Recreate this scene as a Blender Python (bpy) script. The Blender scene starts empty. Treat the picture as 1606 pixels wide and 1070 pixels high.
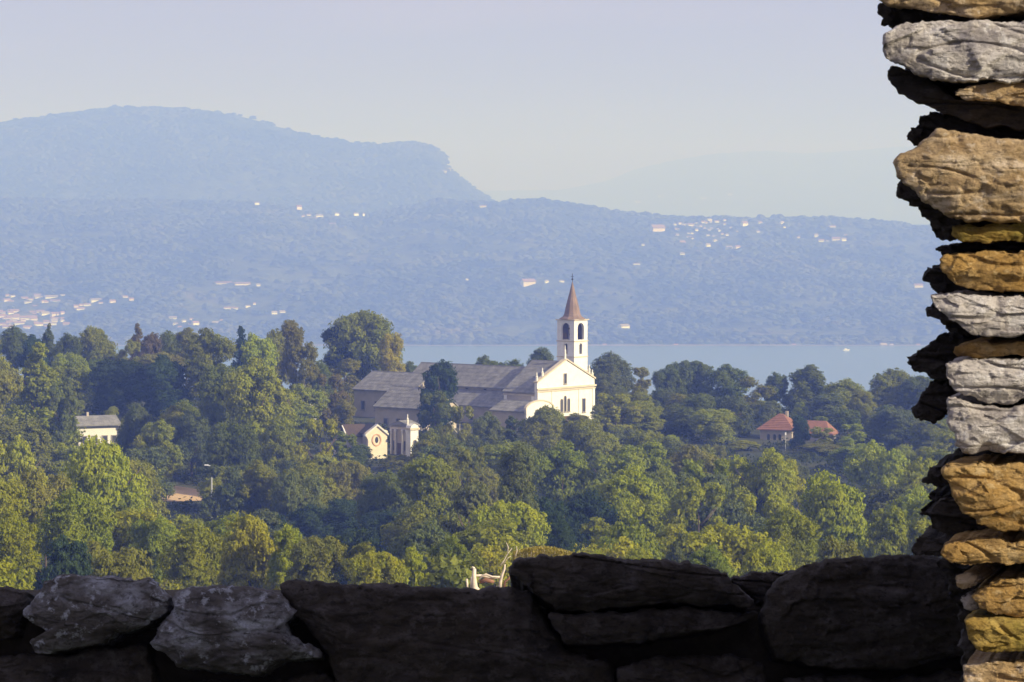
import bpy, bmesh, math, random
import numpy as np
from mathutils import Vector, noise, Matrix
random.seed(7); rng = np.random.default_rng(7)
scene = bpy.context.scene
col = scene.collection
R = math.radians

# ------------------------------------------------------------------ camera
F = 5000.0; EYE = 245.0; PITCH = math.atan(235/F)
cam_d = bpy.data.cameras.new('camera'); cam = bpy.data.objects.new('camera', cam_d); col.objects.link(cam)
cam.location = (0, 0, EYE); cam.rotation_euler = (math.pi/2-PITCH, 0, 0)
cam_d.sensor_width = 36; cam_d.lens = 36*F/1606; cam_d.clip_start = .1; cam_d.clip_end = 60000
cam_d.dof.use_dof = True; cam_d.dof.focus_distance = 40; cam_d.dof.aperture_fstop = 90
scene.camera = cam

# ------------------------------------------------------------------ light
SUN_EL = 25.0; SUN_AZ = 62.0      # degrees; azimuth measured from straight behind the camera towards the right
sd = (math.sin(R(SUN_AZ))*math.cos(R(SUN_EL)), -math.cos(R(SUN_AZ))*math.cos(R(SUN_EL)), math.sin(R(SUN_EL)))
SUN_STRENGTH = 5.0
sl = bpy.data.lights.new('sun', 'SUN'); sun = bpy.data.objects.new('sun', sl); col.objects.link(sun)
sl.energy = SUN_STRENGTH; sl.angle = R(.5); sl.color = (1.0, .92, .80)
sun.rotation_euler = Vector(sd).to_track_quat('Z', 'Y').to_euler(); sun.location = (60, -60, 300)
world = bpy.data.worlds.new('World'); scene.world = world; world.use_nodes = True
wn = world.node_tree; wn.nodes.clear()
w_out = wn.nodes.new('ShaderNodeOutputWorld'); w_bg = wn.nodes.new('ShaderNodeBackground')
sky = wn.nodes.new('ShaderNodeTexSky'); sky.sky_type = 'NISHITA'; sky.sun_disc = False
sky.sun_elevation = R(SUN_EL); sky.sun_rotation = math.atan2(sd[0], sd[1]); sky.altitude = 300
sky.air_density = 1.0; sky.dust_density = 2.2; sky.ozone_density = 1.2
w_bg.inputs['Strength'].default_value = .066
# a thin warm-grey high cloud veil over the whole sky, with faint wisps
tc = wn.nodes.new('ShaderNodeTexCoord'); mp = wn.nodes.new('ShaderNodeMapping'); mp.inputs['Scale'].default_value = (3, 3, 22)
nz = wn.nodes.new('ShaderNodeTexNoise'); nz.inputs['Scale'].default_value = 2.2; nz.inputs['Detail'].default_value = 6; nz.inputs['Roughness'].default_value = .55
rp = wn.nodes.new('ShaderNodeMapRange'); rp.inputs['From Min'].default_value = .44; rp.inputs['From Max'].default_value = .66
rp.inputs['To Min'].default_value = .80; rp.inputs['To Max'].default_value = .99
mx = wn.nodes.new('ShaderNodeMix'); mx.data_type = 'RGBA'; mx.inputs['B'].default_value = (6.35, 5.8, 7.6, 1)
L = wn.links.new
L(tc.outputs['Generated'], mp.inputs['Vector']); L(mp.outputs['Vector'], nz.inputs['Vector']); L(nz.outputs['Fac'], rp.inputs['Value'])
L(rp.outputs['Result'], mx.inputs['Factor']); L(sky.outputs['Color'], mx.inputs['A']); L(mx.outputs['Result'], w_bg.inputs['Color'])
L(w_bg.outputs['Background'], w_out.inputs['Surface'])
vs = scene.view_settings; vs.view_transform = 'Standard'; vs.look = 'None'; vs.gamma = 1; vs.exposure = .30; vs.use_curve_mapping = False
scene.render.engine = 'CYCLES'
cy = scene.cycles; cy.max_bounces = 6; cy.diffuse_bounces = 3; cy.glossy_bounces = 2; cy.transmission_bounces = 2; cy.volume_bounces = 1
cy.transparent_max_bounces = 4; cy.use_denoising = True; cy.sample_clamp_indirect = 6

# ------------------------------------------------------------------ helpers
cp, sp_ = math.cos(PITCH), math.sin(PITCH)
def at(px, py, D):
    """world point seen at photo pixel (px, py) whose distance along Y is D"""
    u = (px-803)/F; v = -(py-535)/F
    dy = cp+v*sp_; dz = -sp_+v*cp
    return Vector((u*D/dy, D, EYE+dz*D/dy))
def tag(o, label=None, cat=None, group=None, kind=None):
    if label: o['label'] = label
    if cat: o['category'] = cat
    if group: o['group'] = group
    if kind: o['kind'] = kind
    return o
def empty(name, loc=(0, 0, 0), rz=0):
    o = bpy.data.objects.new(name, None); col.objects.link(o); o.location = loc; o.rotation_euler = (0, 0, rz)
    o.empty_display_size = .3
    return o
def mesh_np(name, verts, faces, smooth=False):
    """verts (n,3), faces (m,4) or list"""
    me = bpy.data.meshes.new(name)
    if isinstance(faces, np.ndarray):
        n, k = faces.shape
        me.vertices.add(len(verts)); me.vertices.foreach_set('co', np.asarray(verts, dtype=np.float32).ravel())
        me.loops.add(n*k); me.loops.foreach_set('vertex_index', faces.astype(np.int32).ravel())
        me.polygons.add(n); me.polygons.foreach_set('loop_start', np.arange(0, n*k, k, dtype=np.int32))
        me.polygons.foreach_set('loop_total', np.full(n, k, dtype=np.int32))
        me.update(calc_edges=True)
    else:
        me.from_pydata([tuple(v) for v in verts], [], faces); me.update()
    if smooth: me.polygons.foreach_set('use_smooth', np.ones(len(me.polygons), dtype=bool))
    return me
def link(name, me, mat=None, parent=None, loc=None):
    o = bpy.data.objects.new(name, me); col.objects.link(o)
    if mat and not me.materials: me.materials.append(mat)
    if parent: o.parent = parent
    if loc is not None: o.location = loc
    return o
class MB:
    def __init__(s): s.v = []; s.f = []
    def add(s, vs_, fs):
        n = len(s.v); s.v += [tuple(v) for v in vs_]; s.f += [tuple(i+n for i in f) for f in fs]; return s
    def box(s, x0, x1, y0, y1, z0, z1):
        return s.add([(x0, y0, z0), (x1, y0, z0), (x1, y1, z0), (x0, y1, z0), (x0, y0, z1), (x1, y0, z1), (x1, y1, z1), (x0, y1, z1)],
                     [(0, 3, 2, 1), (4, 5, 6, 7), (0, 1, 5, 4), (1, 2, 6, 5), (2, 3, 7, 6), (3, 0, 4, 7)])
    def prism(s, poly, y0, y1):      # poly in x,z ; extruded along y
        n = len(poly)
        return s.add([(x, y0, z) for x, z in poly]+[(x, y1, z) for x, z in poly],
                     [tuple(range(n)), tuple(range(2*n-1, n-1, -1))]+[(i, i+n, (i+1) % n+n, (i+1) % n) for i in range(n)])
    def prismx(s, poly, x0, x1):     # poly in y,z ; extruded along x
        n = len(poly)
        return s.add([(x0, y, z) for y, z in poly]+[(x1, y, z) for y, z in poly],
                     [tuple(range(n)), tuple(range(2*n-1, n-1, -1))]+[(i, i+n, (i+1) % n+n, (i+1) % n) for i in range(n)])
    def tube(s, pts, rad, k=7):
        pts = [Vector(p) for p in pts]; n0 = len(s.v); vs_ = []
        for i, p in enumerate(pts):
            t = (pts[min(i+1, len(pts)-1)]-pts[max(i-1, 0)]).normalized()
            a = t.orthogonal().normalized(); b = t.cross(a)
            r = rad[i] if hasattr(rad, '__len__') else rad
            vs_ += [p+a*r*math.cos(2*math.pi*j/k)+b*r*math.sin(2*math.pi*j/k) for j in range(k)]
        fs = [(i*k+j, i*k+(j+1) % k, (i+1)*k+(j+1) % k, (i+1)*k+j) for i in range(len(pts)-1) for j in range(k)]
        fs += [tuple(range(k-1, -1, -1)), tuple(range((len(pts)-1)*k, len(pts)*k))]
        return s.add(vs_, fs)
    def lathe(s, prof, cx, cy_, k=16, rot=0):
        vs_ = [(cx+r*math.cos(rot+2*math.pi*j/k), cy_+r*math.sin(rot+2*math.pi*j/k), z) for r, z in prof for j in range(k)]
        fs = [(i*k+j, i*k+(j+1) % k, (i+1)*k+(j+1) % k, (i+1)*k+j) for i in range(len(prof)-1) for j in range(k)]
        fs += [tuple(range(k-1, -1, -1)), tuple(range((len(prof)-1)*k, len(prof)*k))]
        return s.add(vs_, fs)
    def build(s, name, mat, parent=None, smooth=False, loc=None):
        me = bpy.data.meshes.new(name); me.from_pydata(s.v, [], s.f); me.update()
        bm = bmesh.new(); bm.from_mesh(me); bmesh.ops.recalc_face_normals(bm, faces=bm.faces); bm.to_mesh(me); bm.free()
        if smooth: me.polygons.foreach_set('use_smooth', np.ones(len(me.polygons), dtype=bool))
        return link(name, me, mat, parent, loc)

# ------------------------------------------------------------------ materials
def nt(name):
    m = bpy.data.materials.new(name); m.use_nodes = True; t = m.node_tree
    return m, t, t.nodes['Principled BSDF'], t.nodes.new
def ramp(t, fac, stops):
    r = t.nodes.new('ShaderNodeValToRGB'); e = r.color_ramp.elements
    while len(e) < len(stops): e.new(.5)
    for i, (p, c) in enumerate(stops): e[i].position = p; e[i].color = (*c, 1)
    t.links.new(fac, r.inputs['Fac']); return r.outputs['Color']
def noise_n(t, vec, scale, detail=4, rough=.6, stretch=None, dist=0):
    if stretch:
        m = t.nodes.new('ShaderNodeMapping'); m.inputs['Scale'].default_value = stretch; t.links.new(vec, m.inputs['Vector']); vec = m.outputs['Vector']
    n = t.nodes.new('ShaderNodeTexNoise'); n.inputs['Scale'].default_value = scale; n.inputs['Detail'].default_value = detail
    n.inputs['Roughness'].default_value = rough; n.inputs['Distortion'].default_value = dist
    t.links.new(vec, n.inputs['Vector']); return n.outputs['Fac']
def mixc(t, fac, a, b, mode='MIX'):
    m = t.nodes.new('ShaderNodeMix'); m.data_type = 'RGBA'; m.blend_type = mode
    for k, v in (('Factor', fac), ('A', a), ('B', b)):
        if isinstance(v, (int, float)): m.inputs[k].default_value = v
        elif isinstance(v, tuple): m.inputs[k].default_value = (*v, 1)
        else: t.links.new(v, m.inputs[k])
    return m.outputs['Result']
def simple(name, c, rough=.8, var=.25, scale=.6, bump=0, metallic=0, spec=.3):
    m, t, b, new = nt(name); tc_ = new('ShaderNodeTexCoord')
    n = noise_n(t, tc_.outputs['Object'], scale, 6, .65)
    lo = tuple(x*(1-var) for x in c); hi = tuple(min(x*(1+var), .95) for x in c)
    t.links.new(ramp(t, n, [(.3, lo), (.7, hi)]), b.inputs['Base Color'])
    b.inputs['Roughness'].default_value = rough; b.inputs['Metallic'].default_value = metallic; b.inputs['Specular IOR Level'].default_value = spec
    if bump:
        bp = new('ShaderNodeBump'); bp.inputs['Strength'].default_value = .6; bp.inputs['Distance'].default_value = bump
        n2 = noise_n(t, tc_.outputs['Object'], scale*6, 5, .7)
        t.links.new(n2, bp.inputs['Height']); t.links.new(bp.outputs['Normal'], b.inputs['Normal'])
    return m
def rock(name, base, dark, hi, stain, stain_amt=.5, speck=.35, fine=1.0):
    m, t, b, new = nt(name); tc_ = new('ShaderNodeTexCoord'); oi = new('ShaderNodeObjectInfo')
    add = new('ShaderNodeVectorMath'); add.operation = 'ADD'; mul = new('ShaderNodeVectorMath'); mul.operation = 'SCALE'
    cmb = new('ShaderNodeCombineXYZ'); 
    for k in 'XYZ': t.links.new(oi.outputs['Random'], cmb.inputs[k])
    t.links.new(cmb.outputs[0], mul.inputs[0]); mul.inputs['Scale'].default_value = 7.3
    t.links.new(tc_.outputs['Object'], add.inputs[0]); t.links.new(mul.outputs[0], add.inputs[1]); v = add.outputs[0]
    big = noise_n(t, v, 14, 5, .6, (1, 1, 1.8)); lay = noise_n(t, v, 14, 8, .75, (1, 1, 3.2), .9); fi = noise_n(t, v, 110*fine, 6, .75, (1, 1, 1.7)); sp = noise_n(t, v, 45, 4, .7)
    st = noise_n(t, v, 11, 5, .65)
    c1 = ramp(t, big, [(.32, dark), (.5, base), (.72, hi)])
    c2 = mixc(t, ramp(t, st, [(.42, (0, 0, 0)), (.58, (stain_amt,)*3)]), c1, stain)
    c3 = mixc(t, ramp(t, fi, [(.34, (1, 1, 1)), (.5, (0, 0, 0))]), c2, tuple(x*.38 for x in base))
    c4 = mixc(t, ramp(t, sp, [(.56, (0, 0, 0)), (.64, (speck,)*3)]), c3, hi)
    c5 = mixc(t, ramp(t, lay, [(.30, (.5,)*3), (.40, (0, 0, 0))]), c4, tuple(x*.5 for x in dark))
    t.links.new(c5, b.inputs['Base Color']); b.inputs['Roughness'].default_value = .85; b.inputs['Specular IOR Level'].default_value = .25
    bp = new('ShaderNodeBump'); bp.inputs['Strength'].default_value = .9; bp.inputs['Distance'].default_value = .006
    ad = new('ShaderNodeMath'); ad.operation = 'ADD'; a2 = new('ShaderNodeMath'); a2.operation = 'ADD'
    m1 = new('ShaderNodeMath'); m1.operation = 'MULTIPLY'; m1.inputs[1].default_value = .7; t.links.new(lay, m1.inputs[0])
    t.links.new(m1.outputs[0], ad.inputs[0]); t.links.new(fi, ad.inputs[1]); t.links.new(ad.outputs[0], a2.inputs[0]); t.links.new(sp, a2.inputs[1])
    t.links.new(a2.outputs[0], bp.inputs['Height']); t.links.new(bp.outputs['Normal'], b.inputs['Normal'])
    return m
M = {}
M['gold'] = rock('golden_stone', (.43, .27, .095), (.15, .088, .032), (.66, .49, .24), (.39, .22, .05), .6, .5)
M['tan'] = rock('tan_stone', (.46, .33, .18), (.22, .14, .065), (.70, .58, .42), (.44, .27, .09), .5, .55)
M['grey'] = rock('grey_schist', (.50, .455, .41), (.19, .175, .19), (.80, .76, .70), (.42, .36, .28), .4, .6)
M['moss'] = rock('mossy_stone', (.32, .20, .04), (.11, .08, .02), (.52, .37, .10), (.22, .17, .03), .8, .3)
M['dark'] = rock('shade_dark_stone', (.042, .036, .032), (.014, .012, .012), (.11, .10, .10), (.04, .032, .022), .6, .35, .7)  # low albedo carries the shade of the reveal and sill stones
M['sillgrey'] = rock('sky_sheen_grey_stone', (.13, .125, .125), (.045, .041, .04), (.42, .45, .50), (.08, .07, .06), .5, .75, .6)  # sill shade in the low albedo; bluish highs paint in sky sheen
M['core'] = simple('rubble_fill', (.05, .042, .032), .95, .5, 20, .01)
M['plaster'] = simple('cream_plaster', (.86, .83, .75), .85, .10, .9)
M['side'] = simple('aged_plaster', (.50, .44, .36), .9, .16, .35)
M['peach'] = simple('peach_plaster', (.85, .74, .55), .85, .08, .8)
M['pinktrim'] = simple('pink_stucco', (.72, .42, .27), .85, .08, .8)
M['white'] = simple('white_plaster', (.80, .77, .70), .8, .05, .5)
M['trim'] = simple('stone_trim', (.62, .54, .40), .85, .12, .8)
M['greytrim'] = simple('grey_trim', (.32, .29, .26), .85, .12, .8)
M['brownroof'] = simple('brown_roof', (.085, .06, .048), .85, .2, .9, .04)
M['roof'] = simple('slate_roof', (.235, .228, .212), .8, .38, .7, .06)
M['tile'] = simple('terracotta_tile', (.27, .13, .082), .8, .2, .9, .05)
M['spire'] = simple('spire_tile', (.25, .175, .135), .75, .22, .8, .03)
M['dark_glass'] = simple('window_glass', (.07, .07, .075), .2, .1, 2, 0, 0, .5)
M['wood'] = simple('old_wood', (.12, .07, .04), .8, .2, 2)
M['bell'] = simple('bronze', (.10, .08, .045), .45, .2, 3, 0, .8)
M['iron'] = simple('iron', (.04, .04, .045), .6, .2, 3, 0, .5)
M['galv'] = simple('galvanised_steel', (.55, .56, .56), .5, .1, 3, 0, .3)
M['bark'] = simple('bark', (.11, .085, .06), .9, .35, 3, .03)
M['palebark'] = simple('pale_bark', (.50, .46, .36), .8, .3, 3, .02)
M['deadwood'] = simple('bleached_deadwood', (.72, .60, .44), .8, .25, 6, .01)
M['rust'] = simple('rusty_bark', (.26, .13, .08), .8, .3, 8, .01)
M['fw'] = simple('far_house_wall', (.86, .88, .93), .8, .03, .1)
M['fp'] = simple('far_house_pink_wall', (.76, .70, .68), .8, .05, .1)
M['fr'] = simple('far_house_roof', (.36, .23, .19), .8, .1, .1)
M['fg'] = simple('far_house_grey_roof', (.38, .33, .30), .8, .1, .1)
M['court'] = simple('sandy_ground', (.60, .42, .22), .95, .15, .25, .02)
M['shore'] = simple('pale_shore', (.20, .18, .16), .9, .35, .02)
M['boat'] = simple('boat_white', (.85, .85, .85), .4, .03, 1)
# leaves: colour comes from each tree's own object colour, with variation between leaves and branches
def leaf_mat():
    m = bpy.data.materials.new('leaves'); m.use_nodes = True; t = m.node_tree; t.nodes.clear(); new = t.nodes.new
    o = new('ShaderNodeOutputMaterial'); oi = new('ShaderNodeObjectInfo'); tc_ = new('ShaderNodeTexCoord')
    n1 = noise_n(t, tc_.outputs['Object'], 3.2, 3, .6); n2 = noise_n(t, tc_.outputs['Object'], 60, 2, .6)
    c = mixc(t, 1.0, oi.outputs['Color'], ramp(t, n1, [(.3, (.8, .88, .9)), (.5, (1, 1, 1)), (.72, (1.08, 1.02, .62))]), 'MULTIPLY')
    hs = new('ShaderNodeHueSaturation'); mr = new('ShaderNodeMapRange'); t.links.new(n2, mr.inputs['Value'])
    mr.inputs['From Min'].default_value = .25; mr.inputs['From Max'].default_value = .75; mr.inputs['To Min'].default_value = .72; mr.inputs['To Max'].default_value = 1.4
    t.links.new(c, hs.inputs['Color']); t.links.new(mr.outputs['Result'], hs.inputs['Value'])
    mr2 = new('ShaderNodeMapRange'); t.links.new(oi.outputs['Random'], mr2.inputs['Value']); mr2.inputs['To Min'].default_value = .482; mr2.inputs['To Max'].default_value = .503
    t.links.new(mr2.outputs['Result'], hs.inputs['Hue'])
    d = new('ShaderNodeBsdfDiffuse'); tr = new('ShaderNodeBsdfTranslucent'); mxs = new('ShaderNodeMixShader'); mxs.inputs[0].default_value = .38
    t.links.new(hs.outputs['Color'], d.inputs['Color'])
    t.links.new(mixc(t, 1.0, hs.outputs['Color'], (1.1, 1.15, .6), 'MULTIPLY'), tr.inputs['Color'])
    t.links.new(d.outputs[0], mxs.inputs[1]); t.links.new(tr.outputs[0], mxs.inputs[2]); t.links.new(mxs.outputs[0], o.inputs['Surface'])
    return m
M['leaf'] = leaf_mat()
def ground_mat():
    m, t, b, new = nt('hillside_ground'); tc_ = new('ShaderNodeTexCoord')
    n = noise_n(t, tc_.outputs['Object'], .05, 6, .6); n2 = noise_n(t, tc_.outputs['Object'], 1.2, 5, .7)
    c = ramp(t, n, [(.35, (.03, .045, .015)), (.6, (.07, .075, .028)), (.75, (.11, .10, .045))])
    t.links.new(mixc(t, ramp(t, n2, [(.3, (.5,)*3), (.6, (0, 0, 0))]), c, (.02, .026, .01)), b.inputs['Base Color']); b.inputs['Roughness'].default_value = .95
    bp = new('ShaderNodeBump'); bp.inputs['Distance'].default_value = .4; t.links.new(n2, bp.inputs['Height']); t.links.new(bp.outputs['Normal'], b.inputs['Normal'])
    return m
def forest_mat(name, lo, hi, s1, s2, bumpd):
    m, t, b, new = nt(name); tc_ = new('ShaderNodeTexCoord')
    n = noise_n(t, tc_.outputs['Object'], s1, 6, .6); n2 = noise_n(t, tc_.outputs['Object'], s2, 4, .7)
    c = ramp(t, n, [(.36, lo), (.58, hi), (.70, (.14, .13, .08))])
    t.links.new(mixc(t, ramp(t, n2, [(.35, (.75,)*3), (.55, (0, 0, 0))]), c, tuple(x*.3 for x in lo)), b.inputs['Base Color']); b.inputs['Roughness'].default_value = .95
    bp = new('ShaderNodeBump'); bp.inputs['Distance'].default_value = bumpd; bp.inputs['Strength'].default_value = 1
    t.links.new(n2, bp.inputs['Height']); t.links.new(bp.outputs['Normal'], b.inputs['Normal'])
    return m
M['ground'] = ground_mat()
M['forest1'] = forest_mat('shore_forest', (.02, .035, .012), (.115, .135, .06), .006, .03, 12)
M['forest2'] = forest_mat('mountain_forest', (.025, .04, .018), (.10, .12, .055), .0035, .018, 20)
def water_mat():
    m, t, b, new = nt('lake_water'); tc_ = new('ShaderNodeTexCoord')
    b.inputs['Base Color'].default_value = (.035, .13, .30, 1); b.inputs['Roughness'].default_value = .22; b.inputs['IOR'].default_value = 1.33
    n = noise_n(t, tc_.outputs['Object'], .05, 6, .6, (1, .25, 1))
    bp = new('ShaderNodeBump'); bp.inputs['Distance'].default_value = .8; bp.inputs['Strength'].default_value = .5
    t.links.new(n, bp.inputs['Height']); t.links.new(bp.outputs['Normal'], b.inputs['Normal'])
    return m
M['water'] = water_mat()

# ------------------------------------------------------------------ terrain
GD = [-80, 0, 6, 12, 30, 60, 120, 200, 300, 400, 500, 560, 600, 650, 675, 740, 800, 900, 1100, 1500, 2500, 2800]
GZ = [243.6, 243.2, 242.8, 241, 235, 226.5, 216, 209, 202.5, 196.8, 192.2, 191.5, 193, 195.6, 196.2, 195, 191.5, 180, 150, 92, -3, -14]
def sstep(a, b, x): 
    t = min(1, max(0, (x-a)/(b-a))); return t*t*(3-2*t)
def gz(x, y):
    z = float(np.interp(y, GD, GZ))
    u = x/max(y, 40)*F+803
    z += 4.5*(1-sstep(150, 520, u))*sstep(420, 640, y)*(1-sstep(900, 1400, y))
    z -= 2.0*sstep(950, 1200, u)*sstep(520, 660, y)*(1-sstep(900, 1400, y))
    z += .8*noise.noise(Vector((x*.012, y*.012, 3)))*min(1, max(0, (y-60)/100))
    return z
def fan(name, ys, fr, zf, mat, ext=60):
    us = np.linspace(-fr, fr, 121 if name == 'hillside' else 361)
    V = []
    for y in ys:
        for u in us:
            x = u*(abs(y)+ext); V.append((x, y, zf(x, y)))
    n = len(us); a = np.arange(n-1); rows = np.arange(len(ys)-1)
    f0 = (rows[:, None]*n+a[None]).ravel()
    faces = np.stack([f0, f0+1, f0+n+1, f0+n], 1)
    return link(name, mesh_np(name, np.array(V), faces, True), mat)
ys = np.unique(np.concatenate([np.linspace(-80, 60, 29), np.linspace(60, 900, 141), np.linspace(900, 2800, 60)]))
tag(fan('hillside', ys, .42, gz, M['ground']), kind='structure')
# lake: one sheet under everything to the horizon
me = MB(); me.add([(-9000, 1900, 0), (9000, 1900, 0), (9000, 30000, 0), (-9000, 30000, 0)], [(0, 1, 2, 3)])
tag(me.build('lake', M['water']), kind='structure')
def hill_fn(sil, Dr, D0, z0, Db, zb, seed, amp, sx):
    sx_, sy_ = zip(*sil)
    def zf(x, y):
        u = x/y*F+803
        zr = EYE-(np.interp(u, sx_, sy_)-300)/F*Dr
        wob = noise.fractal(Vector((x*sx, y*sx, seed)), 1.0, 2.1, 5)
        wr = noise.fractal(Vector((x*sx*.6, seed, 5.1)), 1.0, 2, 3)
        Dloc = Dr
        if y <= Dloc:
            t = max(0, (y-D0)/(Dloc-D0)); s = .5*t+.5*t*t*(3-2*t)
            z = z0+(zr-z0)*s + amp*wob*math.sin(math.pi*min(1, t))*(1.0) + amp*.5*wr*math.sin(math.pi*min(1, t*1.0))
            e_ = min(1, t*6)*min(1, (1-t)*5+.25)
            z += noise.noise(Vector((x*.03, y*.03, seed)))*5*min(1, t*8)
            z += e_*(16*noise.ridged_multi_fractal(Vector((x*.0026, y*.0014, seed+4)), 1.0, 2.1, 4, 1.0, 2.0)-16)+e_*7*noise.noise(Vector((x*.009, y*.009, seed+2)))
        else:
            t = min(1, (y-Dloc)/(Db-Dloc)); z = zr+(zb-zr)*t*t*(3-2*t)+noise.noise(Vector((x*.03, y*.03, seed)))*5
        return z
    return zf
SIL1 = [(-900, 330), (-300, 322), (0, 316), (200, 318), (400, 322), (480, 333), (560, 343), (620, 331), (690, 316), (760, 319), (850, 316), (960, 333), (1060, 345), (1200, 343), (1340, 347), (1450, 357), (1606, 362), (2500, 350)]
SIL2 = [(-900, 300), (-300, 235), (0, 197), (60, 188), (150, 176), (180, 172), (240, 172), (330, 177), (380, 183), (440, 200), (500, 218), (560, 227), (600, 228), (650, 226), (680, 232), (695, 245), (704, 266), (720, 280), (745, 300), (780, 325), (900, 345), (2500, 370)]
SIL3 = [(-900, 300), (640, 300), (760, 299), (880, 298), (950, 284), (1000, 264), (1060, 251), (1120, 241), (1200, 237), (1260, 241), (1330, 237), (1400, 231), (1500, 226), (1606, 224), (2500, 262)]
H1 = hill_fn(SIL1, 7600, 5060, -1.5, 9000, 90, 1.3, 26, .0011)
H2 = hill_fn(SIL2, 9800, 7900, 60, 12000, 40, 6.7, 24, .0009)
H3 = hill_fn(SIL3, 26000, 21000, 40, 29500, 60, 9.2, 18, .0005)
tag(fan('hills_across_the_lake', np.linspace(5060, 9000, 190), .235, H1, M['forest1'], 0), kind='structure')
tag(fan('mountain', np.linspace(7900, 12000, 110), .235, H2, M['forest2'], 0), kind='structure')
tag(fan('distant_hills', np.linspace(21000, 29500, 70), .26, H3, M['forest2'], 0), kind='structure')
# pale shoreline strip at the foot of the far hills
V = []; Fc = []
for i in range(241):
    x = -1300+i*12.0; w = 3+9*abs(noise.noise(Vector((x*.004, 7, 1))))+5*abs(noise.noise(Vector((x*.02, 2, 1))))
    yb = 5046+10*noise.noise(Vector((x*.003, 1, 1)))
    w *= max(0, noise.noise(Vector((x*.0022, 4, 9)))*1.6+.55)*.55; V += [(x, yb, .1), (x, yb+4, .15+w*.18), (x, yb+30, .2+w*.3)]
    if i: b = 3*i; Fc += [(b-3, b, b+1, b-2), (b-2, b+1, b+2, b-1)]
tag(link('shore', mesh_np('shore', V, Fc, True), M['shore']), kind='structure')

# ------------------------------------------------------------------ haze
hm = bpy.data.materials.new('haze'); hm.use_nodes = True; ht = hm.node_tree; ht.nodes.clear()
ho = ht.nodes.new('ShaderNodeOutputMaterial'); hv = ht.nodes.new('ShaderNodeVolumePrincipled')
hv.inputs['Color'].default_value = (.232, .362, 1.0, 1); hv.inputs['Absorption Color'].default_value = (.88, .89, 1, 1)
hv.inputs['Density'].default_value = 3.5e-4; hv.inputs['Anisotropy'].default_value = 0.0
ht.links.new(hv.outputs['Volume'], ho.inputs['Volume'])
hb = MB().box(-9500, 9500, -150, 30500, -25, 670).build('haze', hm); tag(hb, kind='stuff')
lb = MB().box(-9400, 9400, 1950, 30400, -24, -16)   # lake bed below the water
tag(lb.build('lake_bed', M['ground']), kind='structure')

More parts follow.
